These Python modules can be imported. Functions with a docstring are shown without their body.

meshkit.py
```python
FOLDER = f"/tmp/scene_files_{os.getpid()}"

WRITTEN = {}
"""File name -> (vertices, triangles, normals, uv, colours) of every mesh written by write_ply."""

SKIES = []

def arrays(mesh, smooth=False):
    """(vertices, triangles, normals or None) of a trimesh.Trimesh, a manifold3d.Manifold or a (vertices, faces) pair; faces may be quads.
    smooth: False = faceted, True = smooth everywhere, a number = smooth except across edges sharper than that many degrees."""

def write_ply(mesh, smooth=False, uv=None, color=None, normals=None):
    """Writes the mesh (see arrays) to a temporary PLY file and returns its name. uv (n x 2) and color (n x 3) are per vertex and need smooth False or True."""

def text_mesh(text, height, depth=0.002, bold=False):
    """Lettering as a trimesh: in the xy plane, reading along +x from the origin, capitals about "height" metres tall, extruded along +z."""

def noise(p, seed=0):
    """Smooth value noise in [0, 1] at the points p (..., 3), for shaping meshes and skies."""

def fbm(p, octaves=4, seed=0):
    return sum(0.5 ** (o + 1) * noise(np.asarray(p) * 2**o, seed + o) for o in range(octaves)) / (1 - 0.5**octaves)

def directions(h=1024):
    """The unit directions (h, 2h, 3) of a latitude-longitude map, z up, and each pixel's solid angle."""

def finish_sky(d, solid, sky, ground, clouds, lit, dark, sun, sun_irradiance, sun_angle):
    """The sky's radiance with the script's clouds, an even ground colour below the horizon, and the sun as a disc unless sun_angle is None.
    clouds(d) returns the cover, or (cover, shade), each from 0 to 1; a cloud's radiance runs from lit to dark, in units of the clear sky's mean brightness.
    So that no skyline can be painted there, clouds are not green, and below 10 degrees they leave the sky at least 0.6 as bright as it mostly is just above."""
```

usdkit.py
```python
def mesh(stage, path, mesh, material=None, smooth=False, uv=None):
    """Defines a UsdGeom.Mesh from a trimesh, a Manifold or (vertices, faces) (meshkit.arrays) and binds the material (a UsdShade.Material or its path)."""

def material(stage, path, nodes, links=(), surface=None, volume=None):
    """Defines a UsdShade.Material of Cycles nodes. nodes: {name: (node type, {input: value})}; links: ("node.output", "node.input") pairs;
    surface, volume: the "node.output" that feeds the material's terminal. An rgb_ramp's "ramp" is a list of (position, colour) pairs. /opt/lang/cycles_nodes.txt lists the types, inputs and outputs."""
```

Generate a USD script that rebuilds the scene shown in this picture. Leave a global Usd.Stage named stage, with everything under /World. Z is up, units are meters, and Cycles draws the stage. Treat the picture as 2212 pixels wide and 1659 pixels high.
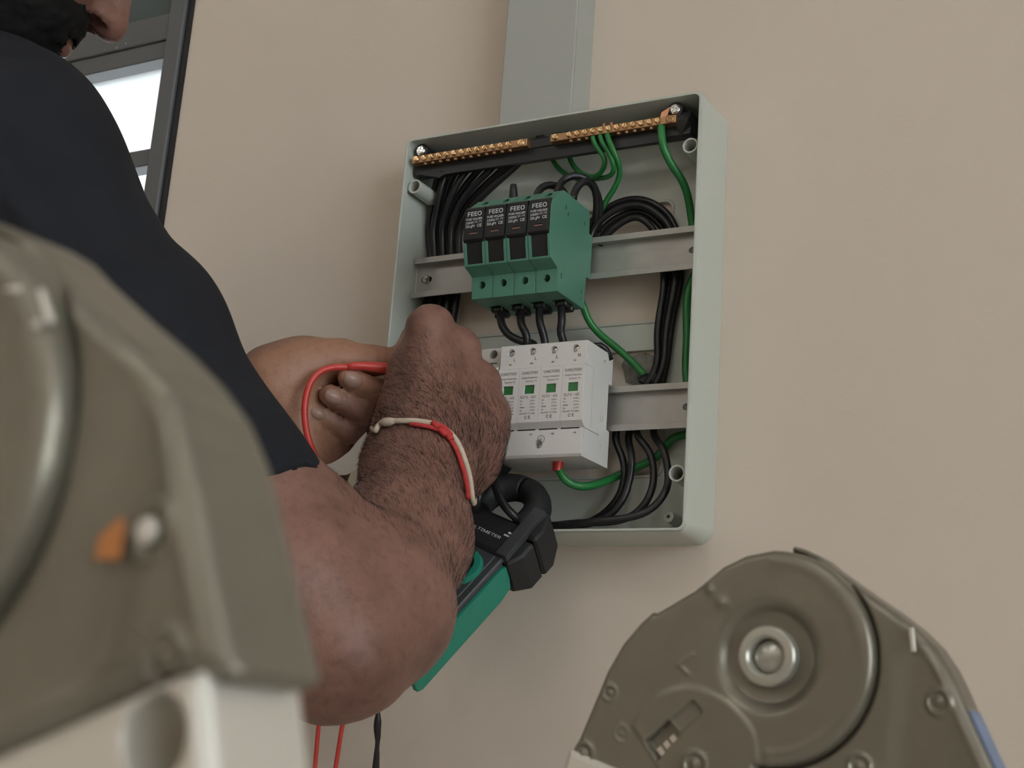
import math, random
import numpy as np, trimesh, manifold3d, usdkit, meshkit
from manifold3d import Manifold as MF, CrossSection as CS
from pxr import Usd, UsdGeom, UsdLux, UsdShade, Gf, Sdf, Vt

random.seed(7)
RNG = np.random.default_rng(11)
stage = Usd.Stage.CreateInMemory()
UsdGeom.SetStageUpAxis(stage, 'Z')
UsdGeom.SetStageMetersPerUnit(stage, 1.0)
UsdGeom.Xform.Define(stage, '/World')
UsdGeom.Scope.Define(stage, '/World/Looks')

# ---------------------------------------------------------------- camera, light, exposure
ZB = 1.45                                   # height of the middle of the distribution box above the floor
EYE = np.array([0.4958033, -0.96115628, -0.3242123 + ZB])
AX = np.array([[0.87947229, 0.47079337, 0.06987199],      # right
               [-0.05908099, 0.25365832, -0.9654879],     # down
               [-0.47226891, 0.84499175, 0.2509004]])     # forward
FPX = 3023.17
EXPOSURE = -0.74
cam_prim = UsdGeom.Camera.Define(stage, '/World/camera')
_m = Gf.Matrix4d(1.0)
for _r, _v in enumerate((AX[0], -AX[1], -AX[2], EYE)):
    _m.SetRow(_r, Gf.Vec4d(*map(float, _v), 1.0 if _r == 3 else 0.0))
cam_prim.AddTransformOp().Set(_m)
cam_prim.CreateHorizontalApertureAttr(36.0)
cam_prim.CreateFocalLengthAttr(36.0 * FPX / 2212)
cam_prim.CreateFStopAttr(18.0)
cam_prim.CreateFocusDistanceAttr(1.02)
cam_prim.CreateClippingRangeAttr((0.02, 100.0))
cam_prim.CreateExposureAttr(EXPOSURE)

dome = UsdLux.DomeLight.Define(stage, '/World/sky')        # the white overcast sky outside the window
dome.CreateColorAttr(Gf.Vec3f(0.93, 0.97, 1.0))
dome.CreateIntensityAttr(3.6)
CEIL = 2.85
LAMPS = [(-1.5, -2.15), (0.25, -2.15), (1.75, -2.15), (-1.5, -3.6), (0.25, -3.6), (1.75, -3.6)]           # ceiling panels: x, y
LAMP_POWER = 8.0


def dirpx(px, py):
    return np.array([(px - 1106.0) / FPX, (py - 829.5) / FPX, 1.0]) @ AX


def at(px, py, y):
    """the point of the plane y = const that stands on a line of sight"""
    d = dirpx(px, py)
    return EYE + d * ((y - EYE[1]) / d[1])


def cam(px, py, t):
    return EYE + t * dirpx(px, py)


def W(x, y, z):
    return np.array([x, y, z + ZB])


# ---------------------------------------------------------------- helpers: prims
_used = {}


class Node:
    def __init__(self, path, loc):
        self.path, self.loc, self.prim = path, np.asarray(loc, float), stage.GetPrimAtPath(path)


def numbered(parent, name):
    k = (parent, name)
    n = _used.get(k, 0)
    _used[k] = n + 1
    return name if n == 0 else f'{name}_{n:03d}'


def tag(prim, label=None, cat=None, group=None, kind=None):
    for k, v in (('label', label), ('category', cat), ('group', group), ('kind', kind)):
        if v:
            prim.SetCustomDataByKey(k, v)


def tri(mesh):
    if isinstance(mesh, (list, tuple)) and not (len(mesh) == 2 and isinstance(mesh[0], np.ndarray)):
        vs, fs, n = [], [], 0
        for m in mesh:
            v, f, _ = meshkit.arrays(m)
            vs.append(v); fs.append(f + n); n += len(v)
        return np.vstack(vs), np.vstack(fs)
    v, f, _ = meshkit.arrays(mesh)
    return v, f


def thing(name, label, cat, loc, group=None, kind=None):
    path = '/World/' + numbered('/World', name)
    x = UsdGeom.Xform.Define(stage, path)
    x.AddTranslateOp().Set(Gf.Vec3d(*map(float, loc)))
    tag(x.GetPrim(), label, cat, group, kind)
    return Node(path, loc)


def obj(name, mesh, mat, parent=None, smooth=30, label=None, cat=None, group=None, kind=None):
    v, f = tri(mesh)
    if parent is None:
        loc = np.array([(v[:, 0].min() + v[:, 0].max()) / 2, (v[:, 1].min() + v[:, 1].max()) / 2, v[:, 2].min()])
        path = '/World/' + numbered('/World', name)
    else:
        loc = parent.loc
        path = parent.path + '/' + numbered(parent.path, name)
    m = usdkit.mesh(stage, path, (v - loc, f), mat, smooth=smooth)
    if parent is None:
        UsdGeom.Xformable(m).AddTranslateOp().Set(Gf.Vec3d(*map(float, loc)))
    tag(m.GetPrim(), label, cat, group, kind)
    return Node(path, loc)


def dup(node, shift, label=None, group=None):
    """a copy of a thing, its parts and their sub-parts, under the next number"""
    was = node.prim.GetCustomData()
    base = node.path.rsplit('/', 1)[1]
    path = '/World/' + numbered('/World', base)
    x = UsdGeom.Xform.Define(stage, path)
    x.GetPrim().GetReferences().AddInternalReference(node.path)
    x.GetPrim().SetInstanceable(True)
    x.ClearXformOpOrder()
    x.AddTranslateOp().Set(Gf.Vec3d(*map(float, node.loc + np.asarray(shift))))
    tag(x.GetPrim(), label or was['label'], was['category'], group or was.get('group'))
    return Node(path, node.loc + np.asarray(shift))


# ---------------------------------------------------------------- helpers: shapes
def hullp(pts):
    return MF.hull_points(np.asarray(pts, float))


def bx(x0, x1, y0, y1, z0, z1, c=0.0):
    """a box with chamfered edges; z counted from the middle of the distribution box"""
    return bxw(x0, x1, y0, y1, z0 + ZB, z1 + ZB, c)


def bxw(x0, x1, y0, y1, z0, z1, c=0.0):
    if c <= 0:
        return MF.cube((x1 - x0, y1 - y0, z1 - z0)).translate((x0, y0, z0))
    p = []
    for X, sx in ((x0, 1), (x1, -1)):
        for Y, sy in ((y0, 1), (y1, -1)):
            for Z, sz in ((z0, 1), (z1, -1)):
                p += [(X, Y + sy * c, Z + sz * c), (X + sx * c, Y, Z + sz * c), (X + sx * c, Y + sy * c, Z)]
    return hullp(p)


def basis(a, b):
    """matrix columns: an orthonormal frame whose third axis runs from a to b"""
    w = np.asarray(b, float) - np.asarray(a, float)
    w /= np.linalg.norm(w)
    u = np.cross([0, 0, 1.0] if abs(w[2]) < .9 else [1.0, 0, 0], w)
    u /= np.linalg.norm(u)
    return np.stack([u, np.cross(w, u), w], 1)


def placed(mf, R, o):
    return mf.transform(np.hstack([np.asarray(R, float), np.asarray(o, float)[:, None]]))


def cyl(a, b, r0, r1=None, n=20):
    a, b = np.asarray(a, float), np.asarray(b, float)
    return placed(MF.cylinder(float(np.linalg.norm(b - a)), r0, r0 if r1 is None else r1, n), basis(a, b), a)


def lathe(profile, a, b, n=24):
    """profile: (radius, distance along a -> b) pairs, closed to the axis"""
    cs = CS([np.array(profile, float)])
    if cs.area() <= 0:
        cs = CS([np.array(profile[::-1], float)])
    return placed(MF.revolve(cs, n), basis(a, b), a)


def poly_x(profile, x0, x1):
    """extrudes a (y, z) outline along x; z counted from the middle of the box"""
    p = np.array(profile, float)
    cs = CS([p])
    if cs.area() <= 0:
        cs = CS([p[::-1]])
    m = cs.extrude(x1 - x0)                     # (p, q, e) -> (x0 + e, p, q)
    return m.transform([[0, 0, 1, x0], [1, 0, 0, 0], [0, 1, 0, ZB]])


def poly_y(outline, y0, y1):
    """extrudes an (x, z) outline along y"""
    p = np.array(outline, float)
    cs = CS([p])
    if cs.area() <= 0:
        cs = CS([p[::-1]])
    m = cs.extrude(y1 - y0)
    return m.transform([[1, 0, 0, 0], [0, 0, -1, y1], [0, 1, 0, ZB]])


def rrect(w, h, r, n=6, cx=0.0, cz=0.0):
    o = []
    for k, (sx, sz) in enumerate(((1, 1), (-1, 1), (-1, -1), (1, -1))):
        for a in np.linspace(0, 90, n):
            t = math.radians(a + 90 * k)
            o.append((cx + sx * (w / 2 - r) + r * math.cos(t), cz + sz * (h / 2 - r) + r * math.sin(t)))
    return np.array(o)


def smooth_path(pts, step=0.004):
    from scipy.interpolate import CubicSpline
    p = np.asarray(pts, float)
    s = np.r_[0, np.cumsum(np.maximum(np.linalg.norm(np.diff(p, axis=0), axis=1), 1e-6) ** 0.75)]
    L = np.linalg.norm(np.diff(p, axis=0), axis=1).sum()
    return CubicSpline(s, p)(np.linspace(0, s[-1], max(3, int(L / step) + 1)))


def tube(pts, r, n=10, step=0.004, raw=False):
    """a round tube along a smooth line through the points; r a number or one per given point"""
    p = np.asarray(pts, float) if raw else smooth_path(pts, step)
    if np.ndim(r):
        r = np.interp(np.linspace(0, 1, len(p)), np.linspace(0, 1, len(r)), r)
    else:
        r = np.full(len(p), float(r))
    t = np.gradient(p, axis=0)
    t /= np.linalg.norm(t, axis=1, keepdims=True)
    u = np.cross(t[0], [0.3, 0.2, 0.93]); u /= np.linalg.norm(u)
    a = np.linspace(0, 2 * np.pi, n, endpoint=False)
    V = []
    for k in range(len(p)):
        u = u - t[k] * (u @ t[k]); u /= np.linalg.norm(u)
        V.append(p[k] + r[k] * (np.cos(a)[:, None] * u + np.sin(a)[:, None] * np.cross(t[k], u)))
    V = np.vstack(V + [p[:1], p[-1:]])
    F, N = [], len(p)
    for k in range(N - 1):
        for j in range(n):
            q, w = k * n + j, k * n + (j + 1) % n
            F += [(q, w, w + n), (q, w + n, q + n)]
    for j in range(n):
        F.append((N * n, (j + 1) % n, j)); F.append((N * n + 1, (N - 1) * n + j, (N - 1) * n + (j + 1) % n))
    return V, np.array(F)


def text_front(text, x, y, z, h, bold=False, width=None, mid=False, depth=0.00012):
    """lettering standing on a face that looks along -y; z from the middle of the box"""
    m = meshkit.text_mesh(text, h, depth, bold)
    v = np.array(m.vertices)
    if width:
        v[:, 0] *= width / (v[:, 0].max() - v[:, 0].min())
    v[:, 0] -= (v[:, 0].min() + v[:, 0].max()) / 2 if mid else v[:, 0].min()
    return np.stack([x + v[:, 0], y - v[:, 2] + 0.00002, z + ZB + v[:, 1]], 1), np.array(m.faces)


# ---------------------------------------------------------------- materials
def lin(r, g, b):
    c = np.array([r, g, b], float) / 255
    return tuple(np.where(c <= 0.04045, c / 12.92, ((c + 0.055) / 1.055) ** 2.4))


def mat(name, color, rough=0.5, metal=0.0, vary=0.06, scale=40.0, bump=0.0, bscale=400.0, edge=0.0, **kw):
    """a principled surface whose colour wanders a little with a noise, with an optional fine relief and softened edges"""
    c = np.array(color, float)
    N = {'tc': ('texture_coordinate', {}), 'n': ('noise_texture', {'scale': scale, 'detail': 4.0, 'roughness': 0.6}),
         'r': ('rgb_ramp', {'ramp': [(0.25, tuple(c * (1 - vary))), (0.75, tuple(np.minimum(c * (1 + vary), 1)))]}),
         'p': ('principled_bsdf', {'roughness': rough, 'metallic': metal, **kw})}
    L = [('tc.object', 'n.vector'), ('n.fac', 'r.fac'), ('r.color', 'p.base_color')]
    if bump:
        N['bn'] = ('noise_texture', {'scale': bscale, 'detail': 3.0})
        N['b'] = ('bump', {'strength': bump, 'distance': 0.001})
        L += [('tc.object', 'bn.vector'), ('bn.fac', 'b.height'), ('b.normal', 'p.normal')]
        if edge:
            N['e'] = ('bevel', {'radius': edge, 'samples': 4})
            L += [('e.bevel', 'b.normal')]
    elif edge:
        N['e'] = ('bevel', {'radius': edge, 'samples': 4})
        L += [('e.bevel', 'p.normal')]
    return usdkit.material(stage, '/World/Looks/' + name, N, L, surface='p.BSDF')


M = {}
M['wall'] = mat('wall_paint', (0.66, 0.572, 0.485), 0.75, vary=0.015, scale=3.0, bump=0.12, bscale=260.0)
M['ceiling'] = mat('ceiling_paint', (0.78, 0.77, 0.74), 0.8, vary=0.02, scale=3.0)
M['floor'] = mat('floor_tile', (0.62, 0.59, 0.55), 0.4, vary=0.1, scale=6.0)
M['box'] = mat('box_plastic', (0.535, 0.56, 0.505), 0.38, vary=0.012, scale=8.0, edge=0.0012)
M['duct'] = mat('duct_plastic', (0.40, 0.405, 0.375), 0.42, vary=0.015, scale=8.0, edge=0.001)
M['zinc'] = mat('galvanised_steel', (0.42, 0.41, 0.385), 0.42, metal=0.7, vary=0.08, scale=60.0, edge=0.0006)
M['steel'] = mat('bright_steel', (0.72, 0.71, 0.69), 0.22, metal=1.0, vary=0.04)
M['black'] = mat('black_plastic', (0.018, 0.018, 0.019), 0.42, vary=0.1, edge=0.0005)
M['handle'] = mat('black_handle_plastic', (0.016, 0.016, 0.018), 0.5, vary=0.1, edge=0.0005)
M['cable'] = mat('black_cable_sheath', (0.011, 0.011, 0.013), 0.38, vary=0.15, scale=90.0)
M['green_wire'] = mat('green_cable_sheath', (0.022, 0.19, 0.047), 0.36, vary=0.08)
M['brass'] = mat('brass', (0.46, 0.27, 0.145), 0.42, metal=0.85, vary=0.12, scale=200.0, edge=0.0003)
M['brass_bright'] = mat('bright_brass', (0.72, 0.50, 0.27), 0.28, metal=1.0, vary=0.1, scale=200.0)
M['copper'] = mat('copper', (0.75, 0.36, 0.22), 0.3, metal=0.9, vary=0.1)
M['fuse'] = mat('green_fuse_plastic', (0.092, 0.245, 0.178), 0.42, vary=0.03, edge=0.0006)
M['white'] = mat('white_device_plastic', (0.72, 0.70, 0.68), 0.4, vary=0.01, edge=0.0006)
M['grey_white'] = mat('grey_device_plastic', (0.60, 0.58, 0.54), 0.4, vary=0.01, edge=0.0006)
M['ink'] = mat('grey_print', (0.13, 0.13, 0.115), 0.7)
M['ink_white'] = mat('white_print', (0.62, 0.64, 0.66), 0.7)
M['slot'] = mat('dark_slot', (0.02, 0.018, 0.016), 0.6)
M['flag'] = mat('green_window', (0.035, 0.19, 0.055), 0.3, vary=0.03)
M['red'] = mat('red_plastic', (0.52, 0.035, 0.03), 0.35, vary=0.05)
M['yellow'] = mat('yellow_plastic', (0.62, 0.36, 0.06), 0.4, vary=0.05)
M['blue'] = mat('blue_plastic', (0.05, 0.14, 0.38), 0.4, vary=0.05)
M['rust'] = mat('reddish_plate', (0.25, 0.13, 0.11), 0.5, vary=0.1)
M['frame'] = mat('window_aluminium', (0.115, 0.12, 0.125), 0.45, metal=0.2, vary=0.03, edge=0.0008)
M['gasket'] = mat('black_gasket', (0.006, 0.007, 0.01), 0.5)
M['tint'] = mat('tinted_panel', (0.07, 0.095, 0.10), 0.25, vary=0.03)
M['pane'] = usdkit.material(stage, '/World/Looks/window_pane', {'f': ('fresnel', {'IOR': 1.45}), 't': ('transparent_bsdf', {'color': (0.95, 0.97, 0.97)}),
                            'g': ('glossy_bsdf', {'color': (1, 1, 1)}), 'm': ('mix_closure', {})},
                            [('f.fac', 'm.fac'), ('t.BSDF', 'm.closure1'), ('g.BSDF', 'm.closure2')], surface='m.closure')
M['lamp'] = usdkit.material(stage, '/World/Looks/lamp_diffuser', {'e': ('emission', {'color': (1.0, 0.965, 0.91), 'strength': LAMP_POWER})}, [], surface='e.emission')
M['lamp_frame'] = mat('lamp_frame', (0.75, 0.75, 0.74), 0.4)

# ================================================================ the setting
H0, W0, D0 = 0.3386, 0.2673, 0.050          # the box: height, width, depth of its rim
WX0, WX1, WZ0, WZ1 = -1.42, -0.4447, -0.62, 0.66
wall = bxw(-2.6, 2.4, 0, 0.16, 0, CEIL) - bxw(WX0, WX1, -.1, .3, WZ0 + ZB, WZ1 + ZB)
obj('wall_back', wall, M['wall'], kind='structure', smooth=False, label='plain cream painted wall that carries the distribution box')
obj('wall_left', bxw(-2.75, -2.6, -4.2, .16, 0, CEIL), M['wall'], kind='structure', smooth=False, label='cream side wall left of the window')
obj('wall_right', bxw(2.4, 2.55, -4.2, .16, 0, CEIL) - bxw(2.3, 2.6, -3.2, -.7, .85, 2.35), M['wall'], kind='structure', smooth=False, label='cream side wall on the right')
obj('wall_front', bxw(-2.75, 2.55, -4.35, -4.2, 0, CEIL) , M['wall'], kind='structure', smooth=False, label='cream wall behind the camera')
obj('ceiling', bxw(-2.75, 2.55, -4.35, .16, CEIL, CEIL + .1), M['ceiling'], kind='structure', smooth=False, label='white flat ceiling')
obj('floor', bxw(-2.75, 2.55, -4.35, .16, -.1, 0), M['floor'], kind='structure', smooth=False, label='grey tiled floor')

LAMP_WHERE = ['front row left', 'front row centre', 'front row right', 'rear row left', 'rear row centre', 'rear row right']
for k, (lx, ly) in enumerate(LAMPS):
    t = thing('ceiling_light', f'square white ceiling light panel, {LAMP_WHERE[k]}', 'light', (lx, ly, CEIL - .03), group='ceiling light panels')
    fr = bxw(lx - .31, lx + .31, ly - .31, ly + .31, CEIL - .03, CEIL) - bxw(lx - .295, lx + .295, ly - .295, ly + .295, CEIL - .1, CEIL - .012)
    obj('frame', fr, M['lamp_frame'], t, smooth=False)
    obj('diffuser', bxw(lx - .295, lx + .295, ly - .295, ly + .295, CEIL - .022, CEIL - .013), M['lamp'], t, smooth=False)

# ---- the window with its horizontal bars, far left
win = thing('window_1', 'dark aluminium window with horizontal bars behind the electrician', None, W(-.93, 0, WZ0), kind='structure')
GX = -.452
obj('gasket', bx(GX, WX1, -.002, .05, WZ0, WZ1) + bx(WX0, WX0 + .007, -.002, .05, WZ0, WZ1), M['gasket'], win, smooth=False)
obj('jamb', bx(-.4735, GX, -.006, .055, WZ0, WZ1, .0015), M['frame'], win)
obj('jamb', bx(WX0 + .007, WX0 + .03, -.006, .055, WZ0, WZ1, .0015), M['frame'], win)
JX0, JX1 = WX0 + .03, -.4735
obj('top_rail', bx(JX0, JX1, -.003, .05, .3547, .3846, .001), M['frame'], win)
obj('bar', bx(JX0, JX1, 0, .02, .3349, .3547, .001), M['frame'], win)
z = .3349
for k in range(8):
    hi = .2345 - .1205 * k
    if hi - .0185 > WZ0 + .03:
        obj('bar', bx(JX0, JX1, 0, .02, hi - .0185, hi, .001), M['frame'], win)
obj('sill_rail', bx(JX0, JX1, -.003, .05, WZ0, WZ0 + .03, .001), M['frame'], win)
obj('tinted_panel', bx(JX0, JX1, .012, .018, .3846, WZ1 - .03), M['tint'], win, smooth=False)
obj('head_rail', bx(JX0, JX1, -.003, .05, WZ1 - .03, WZ1, .001), M['frame'], win)
for px, py in ((229, 110), (253, 104), (273, 95)):
    p = at(px, py, -.003)
    obj('rivet', cyl(p + [0, .001, 0], p + [0, -.0012, 0], .0011, .0008, 8), M['steel'], win)
obj('glass_pane', bx(JX0, JX1, .040, .044, WZ0 + .03, .3547), M['pane'], win, smooth=False)

# ---- a wide window in the right wall, beside the camera
w2 = thing('window_2', 'wide aluminium window in the right wall', None, (2.47, -1.95, .85), kind='structure')
fr2 = bxw(2.44, 2.50, -3.2, -.7, .85, 2.35)
for k in range(3):
    y0 = -3.2 + .04 + k * .82
    fr2 = fr2 - bxw(2.4, 2.6, y0, y0 + .78, .89, 2.31)
    obj('glass_pane', bxw(2.468, 2.472, y0, y0 + .78, .89, 2.31), M['pane'], w2, smooth=False)
obj('window_frame', fr2, M['frame'], w2, smooth=False)

# ---- the trunking that runs up from the box
t = thing('cable_trunking', 'square grey plastic cable trunking running up from the distribution box', 'trunking', W(-.0205, 0, H0 / 2))
tz0, tz1 = H0 / 2 + .001, CEIL - ZB
obj('channel', bx(-.0545, .0130, -.0302, 0, tz0, tz1) - bx(-.0525, .0110, -.04, -.002, tz0 - .01, tz1 + .01), M['duct'], t, smooth=False)
obj('lid', bx(-.0545, .0130, -.0325, -.0303, tz0, tz1, .0009), M['duct'], t)

# ================================================================ the distribution box
box = thing('distribution_box', 'open pale grey plastic distribution box on the cream wall', 'distribution box', W(0, 0, -H0 / 2))


def loft(o0, y0, o1, y1):
    return hullp([(x, y0, q + ZB) for x, q in o0] + [(x, y1, q + ZB) for x, q in o1])


shell = loft(rrect(W0, H0, .006), -.0486, rrect(W0 + .0008, H0 + .0008, .007), -.045) + loft(rrect(W0 + .0008, H0 + .0008, .007), -.045, rrect(W0 + .0052, H0 + .0052, .013), 0)
lip = poly_y(rrect(W0 - .0012, H0 - .0012, .0055), -D0, -.047)
cav = loft(rrect(W0 - .0048, H0 - .0048, .0045), -.06, rrect(W0 - .0052, H0 - .0052, .0045), -.003)
CUTS = [rrect(.1895, .0978, .006, cx=-.0017, cz=.0529), rrect(.1895, .0985, .006, cx=-.0017, cz=-.0692)]
body = shell + lip - cav
for c in CUTS:
    body = body - poly_y(c, -.02, .01)
for c, (w, h) in zip(CUTS, ((.1895, .0978), (.1895, .0985))):       # a low moulded edge round each opening
    cz = .0529 if h < .098 else -.0692
    body = body + (poly_y(rrect(w + .004, h + .004, .007, cx=-.0017, cz=cz), -.0038, -.001) - poly_y(rrect(w, h, .006, cx=-.0017, cz=cz), -.01, .01))
for sx in (-1, 1):                                                   # pillars that carry the rails
    for rz in (.0517, -.0716):
        body = body + bx(min(sx * .1246, sx * .1318), max(sx * .1246, sx * .1318), -.0194, -.001, rz - .011, rz + .011)
obj('body', body, M['box'], box, smooth=25)
for sx, sz in ((-1, 1), (1, 1), (1, -1), (-1, -1)):
    a, b = W(sx * .1236, -.002, sz * .1268), W(sx * .1236, -.0455, sz * .1268)
    obj('cover_post', cyl(a, b, .0070, .0062, 28) - cyl(a + [0, -.004, 0], b + [0, -.01, 0], .0046, .0049, 28), M['box'], box)
for sx in (-1, 1):
    a, b = W(sx * .1082, -.002, -.1535), W(sx * .1082, -.0205, -.1535)
    obj('screw_post', cyl(a, b, .0050, .0042, 24) - cyl(a + [0, -.006, 0], b + [0, -.01, 0], .0013, .0013, 12), M['box'], box)

# ---- rails
def rail(zc, label):
    t = thing('din_rail', label, 'mounting rail', W(0, -.0195, zc - .0175))
    th = .0011
    pr = [(-.027, zc + .0175), (-.027, zc + .0125), (-.0206, zc + .0125), (-.0206, zc - .0125), (-.027, zc - .0125), (-.027, zc - .0175),
          (-.027 + th, zc - .0175), (-.027 + th, zc - .0125 - th), (-.0206 + th, zc - .0125 - th), (-.0206 + th, zc + .0125 + th), (-.027 + th, zc + .0125 + th), (-.027 + th, zc + .0175)]
    prof = poly_x(pr, -.1290, .1290)
    for sx in (-.1195, .1215):
        prof = prof - poly_y(rrect(.0105, .0050, .0024, cx=sx, cz=zc), -.03, -.01)
    obj('profile', prof, M['zinc'], t, smooth=False)
    for sx in (-.1195,):
        c = W(sx, -.0197, zc)
        s = lathe([(0, 0), (.0035, 0), (.0037, .0012), (.0028, .0026), (0, .003)], c, c + [0, -1, 0], 18)
        s = s - bxw(c[0] - .0026, c[0] + .0026, c[1] - .004, c[1] - .0018, c[2] - .0005, c[2] + .0005)
        obj('screw', s, M['steel'], t)


rail(.0517, 'upper galvanised mounting rail carrying the green fuse holders')
rail(-.0716, 'lower galvanised mounting rail carrying the white surge protector')


def slot_screw(c, r, h, ang, n=14, cross=False, dirn=(0, -1, 0)):
    """a domed screw head that looks along -y"""
    c = np.asarray(c, float)
    s = lathe([(0, 0), (r, 0), (r, h * .45), (r * .72, h), (0, h * 1.05)], c, c + np.array(dirn), n)
    for a in ((ang, ang + 90) if cross else (ang,)):
        k = MF.cube((2.4 * r, h * .9, r * .3), True).rotate((0, a, 0)).translate(tuple(c + np.array([0, -h, 0])))
        s = s - k
    return s


# ---- the two brass terminal bars in their black holder
tb = thing('terminal_block', 'black terminal holder with two brass bars along the top of the box', 'terminal block', W(-.007, -.003, .125))
hold = bx(-.1285, .1215, -.0405, -.0300, .1390, .1478, .0006) + hullp([W(x, y, q) for x in (-.10, .10) for y, q in ((-.0405, .1362), (-.0380, .1362), (-.0300, .1405), (-.0405, .141), (-.030, .143))])
hold = hold + hullp([W(*p) for p in [(-.1290, -.0405, .1480), (-.1290, -.014, .1560), (-.1290, -.0405, .1412), (-.1290, -.020, .1500), (-.1030, -.0405, .1338), (-.1030, -.034, .1352), (-.0960, -.0405, .1370), (-.0960, -.030, .1440), (-.110, -.014, .1560)]])
hold = hold + bx(-.0185, .006, -.0415, -.030, .1470, .1545, .0005) + bx(-.0030, .0150, -.036, -.027, .1540, .1605, .0006) + bx(-.0195, -.0050, -.035, -.027, .1530, .1590, .0006) + bx(-.0170, -.0090, -.034, -.029, .1580, .1618, .0005)
for sx, ex in ((-1, -.1225), (1, .1085)):
    hold = hold + cyl(W(ex, -.042, .1604), W(ex, -.010, .1604), .0061, .0062, 24)
    hold = hold + bx(ex - .0066, ex + .0066, -.038, -.010, .152, .1585, .0008)
hold = hold + hullp([W(*p) for p in [(.1125, -.040, .158), (.1215, -.040, .158), (.1125, -.012, .158), (.1215, -.012, .158), (.1105, -.046, .149), (.1215, -.046, .149), (.1130, -.040, .138), (.1215, -.030, .1395), (.1130, -.014, .1500), (.1215, -.014, .1500)]])
hold = hold + bx(-.119, -.106, -.036, -.020, .148, .1585, .001)
obj('holder', hold, M['black'], tb, smooth=False)
for ex in (-.1225, .1085):
    obj('fixing_screw', slot_screw(W(ex, -.0420, .1606), .0044, .0022, 20, 20, cross=True), M['steel'], tb)
BY = -.0405
for (x0, x1, spots, flats) in ((-.1268, -.0170, [-.1225 + .0074 * k for k in range(13)], [-.0225]), (.0040, .1120, [.0088] + [.0215 + .0069 * k for k in range(12)], [.1070])):
    core = bx(x0, x1, -.0480, BY, .1468, .1533, .0003)
    xs = spots + ([-.0300] if x0 < 0 else [])
    for sx in spots[1:]:
        core = core - cyl(W(sx, -.0445, .1400), W(sx, -.0445, .1500), .0017, .0017, 10)
    bar = obj('terminal_bar', core, M['brass'], tb, smooth=False)
    for k, sx in enumerate(spots):
        big = (k == 0)
        obj('screw', slot_screw(W(sx, -.0478, .1503), .0029 if big else .0026, .0022, 35 + 23 * (k % 5), 12), M['brass_bright'], bar)
    for sx in flats:
        obj('screw', slot_screw(W(sx, -.0478, .1501), .0034, .0014, 33, 16, cross=True), M['brass_bright' if x0 < 0 else 'brass'], bar)
    for k, sx in enumerate(spots[1:]):
        if x0 < 0 or k not in (3, 4, 5):
            obj('stud', cyl(W(sx, -.0450, .1452), W(sx, -.0450, .1470), .0014, .0018, 8), M['brass'], bar)
    if x0 > 0:
        for sx in (.0500, .0566):
            obj('wire_end', tube([W(sx - .001, -.0445, .152), W(sx, -.045, .1545), W(sx + .0006, -.046, .1565)], .0015, 8), M['copper'], bar)
        obj('wire_end', hullp([W(.0975, -.046, .1525), W(.1035, -.046, .1525), W(.1035, -.0445, .1525), W(.0975, -.0445, .1525), W(.0990, -.046, .1580), W(.1055, -.0455, .1615), W(.1040, -.0440, .1610), W(.0985, -.0445, .1575)]), M['copper'], bar, smooth=False)

# ---- the four green fuse holders
PITCH = .0186
FX = .0373 - 4 * PITCH + .0001


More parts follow.
